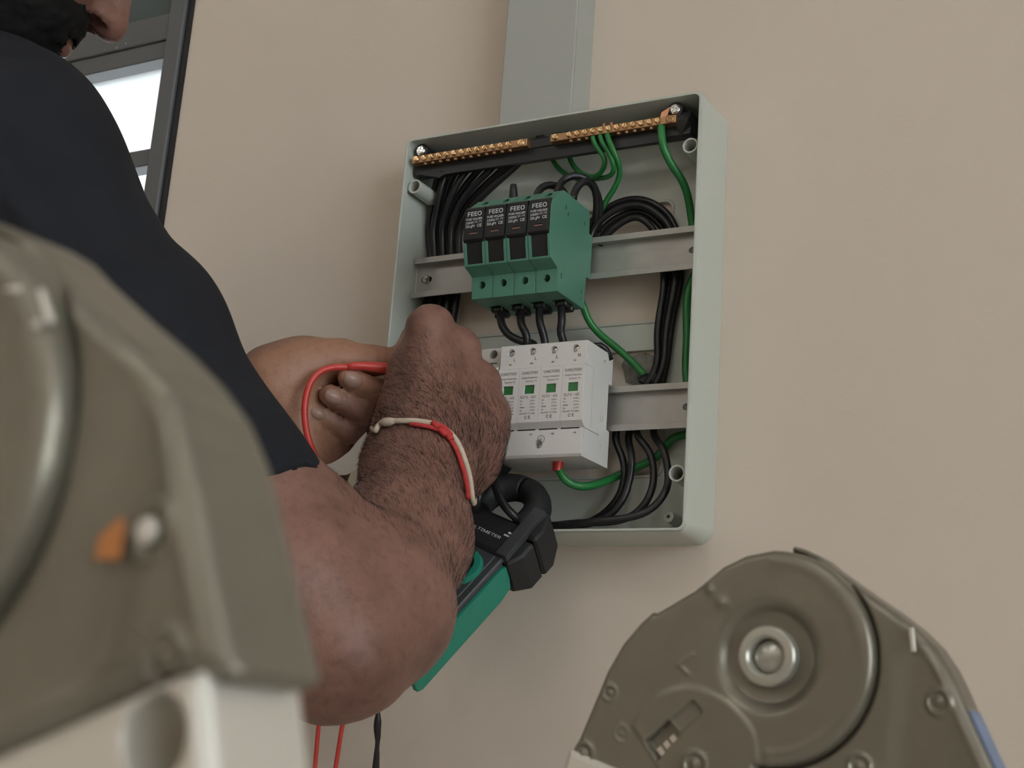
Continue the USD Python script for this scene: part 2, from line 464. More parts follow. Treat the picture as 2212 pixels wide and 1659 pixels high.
def fuse(x0):
    t = thing('fuse_holder', 'x', 'fuse holder', W(x0 + .0091, -.027, .0069))
    x1, xc = x0 + .0182, x0 + .0091
    pr = [(-.036, .0069), (-.0812, .0069), (-.0832, .0240), (-.0885, .0262), (-.0955, .0285), (-.0985, .0395), (-.0998, .0470), (-.1003, .0690), (-.0985, .0738), (-.0828, .0868), (-.0800, .0878),
          (-.0365, .0878), (-.0345, .0860), (-.0335, .0700), (-.0275, .0695), (-.0275, .0342), (-.0345, .0335)]
    b = poly_x(pr, x0, x1)
    b = b - bx(xc - .00695, xc + .00695, -.12, -.070, .0300, .0750)                # where the drawer sits
    b = b - bx(xc - .0086, xc + .0086, -.12, -.066, .0462, .0752)
    b = b - cyl(W(xc, -.10, .0818), W(xc, -.066, .0818), .0029, .0029, 20)
    b = b - cyl(W(xc, -.10, .0174), W(xc, -.066, .0174), .0029, .0029, 20)
    b = b - bx(xc - .0055, xc + .0055, -.062, -.046, .005, .0125)
    for sx in (x0, x1):                                                          # small moulded slots on the flanks
        for (yy, zz, w, h) in ((-.0757, .0755, .0016, .0032), (-.0715, .0715, .0016, .0034), (-.0430, .0745, .0016, .0034), (-.0765, .0205, .0020, .0042), (-.0410, .0195, .0018, .0040), (-.0415, .0130, .0016, .0034)):
            b = b - bx(sx - .0012, sx + .0012, yy - w / 2, yy + w / 2, zz - h / 2, zz + h / 2)
    for k in range(5):                                                           # the ribbed top
        b = b - bx(x0 + .0022 + .0032 * k, x0 + .0028 + .0032 * k, -.0835, -.05, .0872, .09)
    obj('body', b, M['fuse'], t, smooth=False)
    hd = poly_x([(-.068, .0480), (-.1000, .0466), (-.1020, .0480), (-.1022, .0725), (-.1000, .0745), (-.066, .0745)], x0 + .0006, x1 - .0006)
    hd = hd - bx(xc - .0038, xc + .0038, -.11, -.1014, .0521, .0535)
    lo = poly_x([(-.072, .0470), (-.0990, .0470), (-.0945, .0304), (-.072, .0304)], xc - .0068, xc + .0068)
    h = obj('drawer', hd + lo, M['handle'], t, smooth=False)
    obj('lamp_slit', bx(xc - .0035, xc + .0035, -.1017, -.1010, .0521, .0533), M['rust'], h, smooth=False)
    FY = -.1022
    pt = [text_front('FEEO', xc - .0058, FY, .0668, .0034, True, .0122), text_front('FUSE HOLDER', xc - .0070, FY, .0634, .0017, True, .0142),
          text_front('1000V', xc - .0070, FY, .0605, .0018, True, .0072), text_front('DC-PV', xc + .0010, FY, .0609, .0017, False, .0062),
          text_front('32A gPV', xc - .0070, FY, .0575, .0020, True, .0082), text_front('CE', xc + .0032, FY, .0575, .0023, True, .0040)]
    obj('printing', pt, M['ink_white'], h, smooth=False)
    for zz in (.0818, .0174):
        obj('terminal_screw', slot_screw(W(xc, -.0702, zz), .0027, .0018, 40, 16, cross=True), M['steel'], t)
    obj('clamp', bx(xc - .0050, xc + .0050, -.058, -.047, .0035, .0085, .001) + bx(xc - .0062, xc + .0062, -.050, -.045, .0015, .0060, .001), M['black'], t, smooth=False)
    obj('clamp_plate', bx(xc - .002, xc + .003, -.0588, -.0575, .0045, .0062), M['steel'], t, smooth=False)
    return t


FUSE_LABELS = ['leftmost of the four green fuse holders with black drawers', 'second green fuse holder from the left, black drawer', 'third green fuse holder from the left, black drawer', 'rightmost green fuse holder, its whole flank showing']
f0 = fuse(FX)
f0.prim.SetCustomDataByKey('label', FUSE_LABELS[0]); f0.prim.SetCustomDataByKey('group', 'green fuse holders on the upper rail')
for k in (1, 2, 3):
    dup(f0, (k * PITCH, 0, 0), FUSE_LABELS[k])

# ---- the white surge protector: one base, four plug-in cartridges
SX0, SX1 = -.0113, .0606
sp = thing('surge_protector', 'white four-pole surge protector with green windows on the lower rail', 'surge protector', W(.0247, -.027, -.118))
SY = -.0755
base = poly_x([(-.0275, -.0305), (-.0730, -.0305), (-.0740, -.0310), (-.0740, -.0490), (-.0600, -.0495), (-.0600, -.0940), (-.0738, -.0968), (-.0738, -.1160), (-.0720, -.1178), (-.0275, -.1178), (-.0275, -.0900), (-.0330, -.0890), (-.0330, -.0540), (-.0275, -.0535)], SX0, SX1)
SP = (SX1 - SX0) / 4
for k in range(4):
    xc = SX0 + SP * (k + .5)
    base = base - cyl(W(xc - .0002, -.09, -.0366), W(xc - .0002, -.0690, -.0366), .0030, .0030, 20)
    base = base - bx(xc - .0017, xc + .0006, -.08, -.0725, -.0464, -.0453)
    base = base - bx(xc + .0015, xc + .0040, -.08, -.0725, -.1012, -.1000)
base = base - cyl(W(.0255, -.09, -.1080), W(.0255, -.0665, -.1080), .0033, .0033, 20)
for (yy, zz, w, h) in ((-.0712, -.042, .0012, .006), (-.0415, -.0385, .004, .0014), (-.0405, -.083, .0014, .004), (-.0440, -.083, .0014, .004), (-.0712, -.1015, .001, .005), (-.0420, -.1045, .001, .0045), (-.0610, -.0964, .030, .0008)):
    base = base - bx(SX1 - .0008, SX1 + .001, yy - w / 2, yy + w / 2, zz - h / 2, zz + h / 2)
obj('base', base, M['white'], sp, smooth=False)
for k in range(4):
    x0, x1 = SX0 + SP * k + .00004, SX0 + SP * (k + 1) - .00004
    xc = (x0 + x1) / 2
    pr = [(-.0605, -.0492), (SY + .0004, -.0492), (SY, -.0497), (SY, -.0915), (-.0705, -.0958), (-.0605, -.0955)]
    c = poly_x(pr, x0, x1) - bx(xc - .0040, xc + .0042, -.08, SY + .0016, -.0696, -.0630)
    ct = obj('cartridge', c, M['white'], sp, smooth=False)
    obj('status_window', bx(xc - .0039, xc + .0041, SY + .0009, SY + .0016, -.0695, -.0631), M['flag'], ct, smooth=False)
    L = x0 + .0020
    pt = [text_front('SUANCYFENO', L, SY, -.0545, .0021, False, .0135), text_front('Surge Protective', L, SY, -.0579, .0013, False, .0135), text_front('Device T2', L + .0038, SY, -.0606, .0013, False, .0090),
          text_front('SLP2 -40', L, SY, -.0732, .0021, False, .0126)]
    for j, (a, b) in enumerate((('Un', '230V~'), ('Uc', '275V~'), ('Imax', '40kA'), ('Up', '1.5kV'))):
        pt += [text_front(a, L, SY, -.0757 - .0024 * j, .0012, a == 'Imax'), text_front(b, L + .0083, SY, -.0757 - .0024 * j, .0012, False, .0046)]
    pt += [text_front('EN 61643', L, SY, -.0854, .0013, False, .0060), text_front('T2 40kA', L + .0070, SY, -.0854, .0013, False, .0062), text_front('C E', L + .0045, SY, -.0888, .0022, True, .0048)]
    obj('printing', pt, M['ink'], ct, smooth=False)
    obj('terminal_screw', slot_screw(W(SX0 + SP * (k + .5) - .0002, -.0692, -.0366), .0028, .0020, 50, 16, cross=True), M['steel'], sp)
    obj('pole_mark', text_front('LLLN'[k], xc + .0022, -.0740, -.0432, .0024, True), M['ink'], sp, smooth=False)
    obj('latch_slot', bx(SX0 + SP * k + .0006, SX0 + SP * (k + 1) - .0024, -.0739, -.0725, -.0974, -.0965), M['slot'], sp, smooth=False)
obj('terminal_screw', slot_screw(W(.0255, -.0668, -.1080), .0031, .0020, 25, 16, cross=True), M['steel'], sp)
er = placed(MF.cylinder(.00012, .0030, .0030, 24) - MF.cylinder(.001, .0026, .0026, 24).translate((0, 0, -.0005)), basis((0, 0, 0), (0, -1, 0)), W(.0275, -.0738, -.1043))
er = er + bx(.0271, .0274, -.07392, -.07378, -.1043, -.1025) + bx(.0258, .0287, -.07392, -.07378, -.1046, -.1043) + bx(.0264, .0281, -.07392, -.07378, -.1053, -.1050)
obj('earth_mark', er, M['ink'], sp, smooth=False)

# ---- the breaker half hidden by the hand
mb = thing('circuit_breaker', 'white circuit breaker left of the surge protector, mostly behind the hand', 'circuit breaker', W(-.0305, -.027, -.1185))
bb = poly_x([(-.0275, -.0270), (-.0500, -.0265), (-.0640, -.0285), (-.0655, -.0420), (-.0800, -.0500), (-.0800, -.0950), (-.0660, -.1010), (-.0655, -.1165), (-.0275, -.1178), (-.0275, -.0900), (-.033, -.089), (-.033, -.054), (-.0275, -.0535)], -.0485, -.0125)
for xc in (-.0395, -.0235):
    bb = bb - cyl(W(xc, -.08, -.0335), W(xc, -.052, -.0335), .0036, .0036, 20)
    bb = bb - bx(xc - .003, xc + .004, -.07, -.0625, -.0415, -.0403)
obj('body', bb, M['grey_white'], mb, smooth=False)
for xc in (-.0395, -.0235):
    obj('terminal_screw', slot_screw(W(xc, -.0525, -.0335), .0034, .0020, 60, 16, cross=True), M['rust'], mb)
obj('toggle', bx(-.0460, -.0150, -.0895, -.0795, -.0770, -.0690, .001), M['black'], mb)

# ================================================================ wires
def wire(name, pts, r, mat_, label, cat='cable', group=None, parent=None, n=10):
    """pts: (px, py, y) or world points of three floats given as arrays"""
    P = [p if isinstance(p, np.ndarray) else at(*p) for p in pts]
    return obj(name, tube(P, r, n), mat_, parent, smooth=True, label=label, cat=cat if parent is None else None, group=group)


BC, GC = M['cable'], M['green_wire']
# the bundle from the left brass bar
bun = [[(952, 362), (941, 400), (932, 450), (929, 500), (934, 552)], [(968, 368), (953, 405), (943, 455), (940, 505), (944, 552)], [(990, 366), (966, 410), (953, 460), (949, 510), (953, 552)],
       [(1015, 362), (981, 410), (962, 462), (957, 512), (961, 552)], [(1045, 357), (1003, 405), (975, 455), (966, 505), (968, 552)], [(1072, 353), (1024, 402), (990, 448), (975, 500), (975, 552)],
       [(1100, 350), (1046, 402), (1004, 450), (988, 505), (987, 550)], [(1128, 345), (1068, 400), (1021, 448), (996, 500), (993, 548)]]
ORD = ['first', 'second', 'third', 'fourth', 'fifth', 'sixth', 'seventh', 'eighth']
for k, b in enumerate(bun):
    lay = (-.0078, -.0142)[k % 2]
    ys = [-.0300 + .0062 * (k % 2 - .5), lay - .0135, lay - .0080, lay - .0030, lay]
    p = [(x, y, ys[j]) for j, (x, y) in enumerate(b)]
    p[-1] = (930 + 9 * k, 553, lay)
    p[-2] = (926 + 9.6 * k, 506 - k, ys[3])
    e = at(*p[-1])
    p += [e + np.array([.0005, 0, -.04]), e + np.array([(3.5 - k) * .0008, 0, -.075]), e + np.array([(3.5 - k) * .0008, 0, -.12])]
    wire('black_cable', p, .0029, BC, f'black cable fanning down from the left brass bar, {ORD[k]} from the left', group='black cables below the left brass bar')
# the four that arch over to the right, run down the side and sweep along the bottom
arch = [[(1268, 512), (1274, 485), (1300, 458), (1335, 438), (1370, 430), (1405, 437), (1435, 456), (1458, 490)], [(1275, 520), (1283, 495), (1307, 468), (1338, 450), (1370, 443), (1402, 450), (1427, 468), (1446, 492)],
        [(1287, 526), (1295, 505), (1318, 481), (1344, 465), (1370, 457), (1396, 462), (1418, 478), (1433, 496)], [(1296, 532), (1306, 514), (1328, 492), (1348, 478), (1370, 470), (1388, 474), (1402, 485), (1413, 500)]]
down = [[(1470, 600), (1459, 660), (1447, 730), (1437, 800)], [(1459, 600), (1449, 660), (1438, 730), (1429, 800)], [(1447, 600), (1438, 660), (1429, 730), (1421, 800)], [(1434, 600), (1428, 660), (1420, 730), (1414, 800)]]
low = [[(1412, 932), (1433, 972), (1443, 1020), (1438, 1060), (1415, 1092), (1378, 1113)], [(1376, 935), (1399, 970), (1412, 1020), (1404, 1068), (1378, 1105), (1338, 1124)],
       [(1359, 936), (1364, 985), (1361, 1030), (1348, 1073), (1325, 1105), (1290, 1127)], [(1330, 938), (1343, 985), (1349, 1022), (1340, 1064), (1315, 1100), (1270, 1128)]]
for k in range(4):
    yy = (-.0086, -.0152)[k % 2]
    ya = (-.0130, -.0200, -.0130, -.0200)[k]
    p = [(x, y, (ya, ya, ya, ya, ya, ya, (ya + yy) / 2, yy)[j]) for j, (x, y) in enumerate(arch[k])] + [(x, y, yy) for x, y in down[k]]
    yl = (-.0240, -.0172, -.0240, -.0172)[k]
    p += [(x, y, (yy - .001, yl, yl, yl - .002 * (3 - k), yl - .003 * (3 - k), yl - .0045 * (3 - k))[j]) for j, (x, y) in enumerate(low[k])]
    yb = (-.0440, -.0375, -.0310, -.0245)[k]
    e = at(*p[-1])
    p += [np.array([e[0] - .030, yb, ZB - .1605]), np.array([e[0] - .055, yb, ZB - .1628]), np.array([.010, yb, ZB - .1628]), np.array([-.012 - .008 * k, yb, ZB - .1620])]
    wire('black_cable', p, .0028, BC, f'black cable arching right of the fuse holders and down to the bottom, {("outermost", "second from outside", "third from outside", "innermost")[k]}', group='black cables arching down the right side')
# loops above the fuse holders
loops = [[(1160, 425, -.060), (1166, 410, -.055), (1180, 401, -.05), (1196, 401, -.045), (1212, 409, -.04), (1222, 430, -.03)],
         [(1205, 420, -.060), (1208, 402, -.055), (1222, 386, -.05), (1245, 380, -.045), (1270, 390, -.038), (1290, 420, -.030), (1296, 455, -.022), (1290, 500, -.016)],
         [(1238, 430, -.060), (1243, 412, -.055), (1258, 394, -.05), (1276, 395, -.042), (1287, 415, -.034), (1289, 450, -.026), (1284, 490, -.018)]]
for k, p in enumerate(loops):
    wire('black_cable', p, .0031, BC, ('small black cable loop over the third fuse holder', 'tall black cable loop rising behind the rightmost fuse holder', 'black cable loop nearest the right flank of the fuse holders')[k], group='black cable loops above the fuse holders')
a = at(1110, 432, -.058)
wire('black_cable', [a + [0, 0, -.003], a + [-.0003, -.001, .006], a + [-.0006, -.0015, .0125]], [.0036, .0035, .0026], BC, 'short black cable stub standing up behind the second fuse holder')
# jumpers from the fuse holders down to the surge protector
xs = [FX + .0091 + PITCH * k for k in range(4)]
jump = [[W(xs[0], -.054, .010), at(1081, 685, -.056), at(1086, 706, -.057), at(1104, 727, -.057), at(1128, 737, -.055), at(1150, 742, -.048), W(-.0010, -.044, -.036)],
        [W(xs[1], -.054, .010), at(1125, 685, -.056), at(1128, 705, -.057), at(1137, 724, -.056), W(-.0026, -.052, -.0285), W(-.0026, -.052, -.0350)],
        [W(xs[2], -.054, .010), at(1165, 680, -.056), at(1167, 700, -.057), at(1173, 720, -.055), W(.0150, -.052, -.0285), W(.0150, -.052, -.0350)],
        [W(xs[3], -.054, .010), at(1213, 675, -.056), at(1213, 698, -.057), at(1211, 716, -.055), W(.0318, -.052, -.0285), W(.0318, -.052, -.0350)]]
FER = [None, 'red', 'yellow', 'blue']
for k in range(4):
    t = thing('jumper_cable', ('short black jumper curving from the leftmost fuse holder to the surge protector', 'short black jumper with red sleeve below the second fuse holder', 'short black jumper with yellow sleeve below the third fuse holder', 'short black jumper with blue sleeve below the rightmost fuse holder')[k], 'cable', jump[k][-1], group='jumpers between fuse holders and surge protector')
    obj('sheath', tube(jump[k], .0031, 10), BC, t, smooth=True)
    e = jump[k][-1]
    if FER[k]:
        obj('sleeve', cyl(e + [0, 0, .0005], e + [0, 0, .0082], .0037, .0044, 16), M[FER[k]], t)
wire('black_cable', [W(.0475, -.040, -.034), W(.0510, -.043, -.0265), W(.0560, -.041, -.0255), W(.0590, -.036, -.0290), W(.0600, -.032, -.0345)], .0028, BC, 'black cable hooked over the right shoulder of the surge protector')
# chipped plaster on the wall behind the joint
pl = [at(x, y, 0)[[0, 2]] - [0, ZB] for x, y in ((1343, 790), (1352, 772), (1372, 768), (1395, 762), (1418, 770), (1424, 800), (1420, 832), (1380, 836), (1352, 826), (1349, 806))]
obj('plaster_patch', poly_y(pl, -.0006, 0), mat('rough_grey_plaster', (.27, .26, .235), .9, vary=.35, scale=160.0, bump=.5, bscale=500.0), smooth=False, label='chipped grey plaster patch on the wall behind the taped joint', cat='plaster patch')
# green earth wires
wire('green_cable', [(1428, 268, -.0445), (1430, 300, -.046), (1436, 325, -.044), (1455, 362, -.036), (1476, 395, -.028), (1489, 440, -.018), (1496, 485, -.0125), W(.1195, -.0110, .040), (1489, 620, -.0105), (1484, 720, -.0105), (1482, 800, -.0105), W(.1195, -.0100, -.075), W(.1180, -.0085, -.088), (1458, 945, -.0085), (1425, 980, -.0085), (1380, 1008, -.0085), (1335, 1028, -.0105), (1290, 1046, -.030), (1250, 1050, -.044), (1222, 1037, -.052), (1208, 1012, -.054)], .0031, GC, 'thick green earth cable from the right brass bar down the side to the red sleeve')
wire('green_cable', [(1281, 292, -.0445), (1282, 303, -.046), (1292, 322, -.044), (1306, 345, -.040), (1302, 366, -.034), (1288, 380, -.028), (1262, 378, -.024), (1240, 360, -.022), (1229, 335, -.020), (1228, 318, -.020)], .0021, GC, 'thin green cable looping from the right brass bar back to the left', group='thin green earth cables')
wire('green_cable', [(1297, 290, -.0445), (1299, 303, -.047), (1312, 325, -.045), (1324, 350, -.042), (1325, 370, -.036), (1312, 382, -.029), (1290, 386, -.024), (1258, 388, -.021), (1222, 376, -.019), (1202, 358, -.018), (1188, 335, -.018)], .0021, GC, 'thin green cable sweeping left in the lowest curve', group='thin green earth cables')
wire('green_cable', [(1312, 288, -.0445), (1314, 300, -.048), (1325, 325, -.046), (1336, 352, -.040), (1338, 378, -.032), (1328, 405, -.026), (1312, 430, -.022), (1300, 452, -.019), (1285, 490, -.014)], .0023, GC, 'thin green cable dropping straight to the back of the cable arches', group='thin green earth cables')
wire('green_cable', [(1250, 640, -.030), (1262, 668, -.028), (1272, 692, -.024), (1292, 718, -.018), (1325, 746, -.014), (1358, 775, -.012), (1385, 803, -.009), (1402, 822, -.007)], .0030, GC, 'green cable slanting from below the fuse holders to the lower rail')
e = at(1206, 1000, -.0545)
obj('cable_sleeve', lathe([(0, 0), (.0038, 0), (.0043, .0100), (.0050, .0104), (.0050, .0112), (0, .0112)], e + [0, 0, -.0062], e + [0, 0, 1], 20), M['red'], label='red sleeve on the green earth cable under the surge protector', cat='cable sleeve')
# the taped black joint beside the bundle
tj = MF.hull(cyl(at(1380, 822, -.0125), at(1395, 815, -.0125), .0022, .0030, 10) + cyl(at(1404, 828, -.0120), at(1425, 815, -.0130), .0042, .0046, 12))
obj('taped_joint', tj, BC, label='black taped cable joint beside the vertical bundle above the lower rail', cat='tape')
# leads of the breaker
t = thing('breaker_cable', 'black cable with yellow sleeve below the half hidden breaker', 'cable', W(-.0235, -.05, -.125))
cb0 = at(1063, 1000, -.060)
obj('sleeve', cyl(cb0 + [0, 0, -.006], cb0 + [0, 0, .008], .0024, .0024, 14), M['yellow'], t)
obj('sheath', tube([cb0 + [0, 0, -.0055], at(1067, 1030, -.070), at(1074, 1062, -.083), at(1088, 1090, -.086), at(1112, 1116, -.082), at(1125, 1128, -.070)], .0032, 10), BC, t, smooth=True)
wire('breaker_cable', [W(-.037, -.05, -.112), at(1036, 1012, -.066), at(1036, 1040, -.082), at(1034, 1075, -.086), at(1022, 1110, -.080)], .0034, BC, 'black cable dropping beside the bracelet below the half hidden breaker')
obj('cable_lug', hullp([at(1070, 996, -.058), at(1106, 1012, -.058), at(1096, 1018, -.058), at(1083, 1042, -.058), at(1062, 1030, -.058), at(1070, 996, -.052), at(1106, 1012, -.052), at(1083, 1042, -.052), at(1062, 1030, -.052)]), M['black'], smooth=False, label='flat black cable lug under the left corner of the surge protector', cat='cable lug')

# ================================================================ the folding ladder in front of the camera
M['hinge'] = mat('grey_olive_hinge_paint', (0.185, 0.168, 0.130), 0.33, metal=0.45, vary=0.10, scale=30.0, bump=0.06, bscale=160.0)
M['stile'] = mat('ladder_aluminium', (0.66, 0.63, 0.57), 0.36, metal=0.55, vary=0.04, scale=10.0, edge=0.0012)
M['hub'] = mat('hinge_hub_metal', (0.42, 0.41, 0.36), 0.3, metal=0.6, vary=0.06, edge=0.0008)
M['rubber'] = mat('black_rubber', (0.015, 0.015, 0.015), 0.7)
M['orange'] = mat('orange_sticker', (0.42, 0.16, 0.045), 0.5)
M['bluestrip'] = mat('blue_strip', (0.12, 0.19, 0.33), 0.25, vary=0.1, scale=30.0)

_f = math.radians(4)
LN = np.array([math.sin(_f), math.cos(_f), 0])             # along the rungs, away from the camera
LU = np.array([math.cos(_f), -math.sin(_f), 0])
LV = np.array([0, 0, 1.0])
HR = np.array([0.32159654, -0.43160884, -0.28330227 + ZB])  # middle of the far hinge, on its near face
LSPAN = 0.38
HL = HR - LSPAN * LN
LRM = np.stack([LU, LV, -LN], 1)


def hpx(px, py, o):
    """where a line of sight meets the hinge plane through o: (u, v) in metres"""
    d = dirpx(px, py)
    q = EYE + d * (((o - EYE) @ LN) / (d @ LN)) - o
    return (q @ LU, q @ LV)


def hplate(outline, w0, w1, o, b=0.0012):
    """a plate in the hinge plane from depth w0 to w1, with a chamfered near edge"""
    cs = CS([np.array(outline, float)])
    if cs.area() <= 0:
        cs = CS([np.array(outline[::-1], float)])
    m = cs.extrude(w1 - w0 - b)
    for k in (0.35, 0.7, 1.0):
        m = m + cs.offset(-b * k * k, manifold3d.JoinType.Round).extrude(b * k).translate((0, 0, w1 - w0 - b))
    return placed(m, LRM, o + LN * w1)


def hp(u, v, w, o):
    return o + LU * u + LV * v + LN * w


def disc_outline(r, a0, a1, n=40):
    return [(r * math.cos(t), r * math.sin(t)) for t in np.radians(np.linspace(a0, a1, n))]


lad = thing('folding_ladder', 'grey aluminium folding ladder with two round hinges standing before the wall', 'ladder', np.array([HR[0], (HR[1] + HL[1]) / 2, 0]))
LT = 0.022
RD = 0.0413
A_OUT = [(-.0935, -.062), (-.0847, -.0419), (-.0792, -.0290), (-.0743, -.0173), (-.0705, -.0079), (-.0637, .0036), (-.0562, .0120), (-.0526, .0150), (-.0510, .0166), (-.0490, .0162), (-.0323, .0254), (-.0205, .0347), (-.0108, .0392), (.0009, .0413)]
B_OUT = [(.0045, .0405), (.0059, .0414), (.0072, .0436), (.0107, .0428), (.0175, .0394), (.0233, .0348), (.0364, .0257), (.0472, .0186), (.0550, .0127), (.0620, .0060), (.0672, -.0017), (.0706, -.0085), (.0740, -.0165), (.0785, -.0263), (.0828, -.0356), (.0905, -.058)]
LEAN = 0.30
LEG_LEN = None


def nets(S, lo, h):
    """the zero surface of a dense grid of distances (negative inside), as a smooth mesh"""
    n = np.array(S.shape)
    idx = -np.ones(n - 1, int)
    acc = np.zeros((*(n - 1), 3)); cnt = np.zeros(n - 1)
    ed = []
    for ax in range(3):
        u, v = (ax + 1) % 3, (ax + 2) % 3
        A, B = np.take(S, range(n[ax] - 1), ax), np.take(S, range(1, n[ax]), ax)
        cross = (A < 0) != (B < 0)
        t = np.where(cross, A / np.where(cross, A - B, 1), 0)
        for du in (0, 1):
            for dv in (0, 1):
                sl = [slice(None)] * 3
                sl[u], sl[v] = slice(du, n[u] - 1 + du), slice(dv, n[v] - 1 + dv)
                m = cross[tuple(sl)]
                off = np.zeros((*(n - 1), 3)); off[..., ax] = t[tuple(sl)]; off[..., u] = du; off[..., v] = dv
                acc += np.where(m[..., None], off, 0); cnt += m
        w = np.argwhere(cross)
        ed.append((ax, w, A[tuple(w.T)] < 0))
    m = cnt > 0
    idx[m] = np.arange(m.sum())
    pos = lo + (np.argwhere(m) + acc[m] / cnt[m][:, None]) * h
    F = []
    for ax, w, sg in ed:
        u, v = (ax + 1) % 3, (ax + 2) % 3
        ok = (w[:, u] > 0) & (w[:, v] > 0) & (w[:, u] < n[u] - 1) & (w[:, v] < n[v] - 1)
        w, sg = w[ok], sg[ok]
        q = []
        for du, dv in ((-1, -1), (0, -1), (0, 0), (-1, 0)):
            c = w.copy(); c[:, u] += du; c[:, v] += dv
            q.append(idx[tuple(c.T)])
        q = np.stack(q, 1)
        q[~sg] = q[~sg][:, ::-1]
        F += [q[:, [0, 1, 2]], q[:, [0, 2, 3]]]
    return pos, np.vstack(F)


def pressed_plate(outline, o, base, w1, rnd, relief, h=.0008):
    """a sheet metal pressing: outline (u, v), near face at depth base + relief(u, v, edge distance), far face at w1, edges rounded by rnd"""
    import shapely
    P = shapely.Polygon(outline).buffer(0)
    P = max(getattr(P, 'geoms', [P]), key=lambda g: g.area)
    x0, y0, x1, y1 = P.bounds
    us, vs = np.arange(x0 - 4 * h, x1 + 4 * h, h), np.arange(y0 - 4 * h, y1 + 4 * h, h)
    U, V = np.meshgrid(us, vs, indexing='ij')
    pts = shapely.points(U, V)
    d2 = shapely.distance(P.exterior, pts) * np.where(shapely.contains_xy(P, U, V), -1, 1)
    top = base + relief(U, V, d2)
    ws = np.arange(min(base, float(top.min())) - 3 * h, w1 + 3 * h, h)
    a = d2[:, :, None] + rnd
    b = np.maximum(top[:, :, None] - ws[None, None, :], ws[None, None, :] - w1) + rnd
    b2 = np.where(ws[None, None, :] > w1 - rnd, b - rnd * .7, b)
    S = np.hypot(np.maximum(a, 0), np.maximum(b2, 0)) - rnd + np.minimum(np.maximum(a, b2), 0)
    v, f = nets(S, np.array([us[0], vs[0], ws[0]]), h)
    return o + v[:, :1] * LU + v[:, 1:2] * LV + v[:, 2:] * LN, f[:, ::-1]


def sstep(x):
    x = np.clip(x, 0, 1)
    return x * x * (3 - 2 * x)


def seg_d(U, V, a, b):
    a, b = np.asarray(a, float), np.asarray(b, float)
    t = np.clip(((U - a[0]) * (b - a)[0] + (V - a[1]) * (b - a)[1]) / ((b - a) @ (b - a)), 0, 1)
    return np.hypot(U - a[0] - t * (b - a)[0], V - a[1] - t * (b - a)[1])


def rivet_h(U, V, c, r, k=.0011):
    d = np.hypot(U - c[0], V - c[1])
    return -k * (np.exp(-((d - r) / (.22 * r)) ** 2) + .9 * np.exp(-(d / (.38 * r)) ** 2)) + k * .5 * np.exp(-((d - .66 * r) / (.2 * r)) ** 2)


def poly_sd(U, V, pts):
    import shapely
    P = shapely.Polygon(pts)
    return shapely.distance(P.exterior, shapely.points(U, V)) * np.where(shapely.contains_xy(P, U, V), -1, 1)


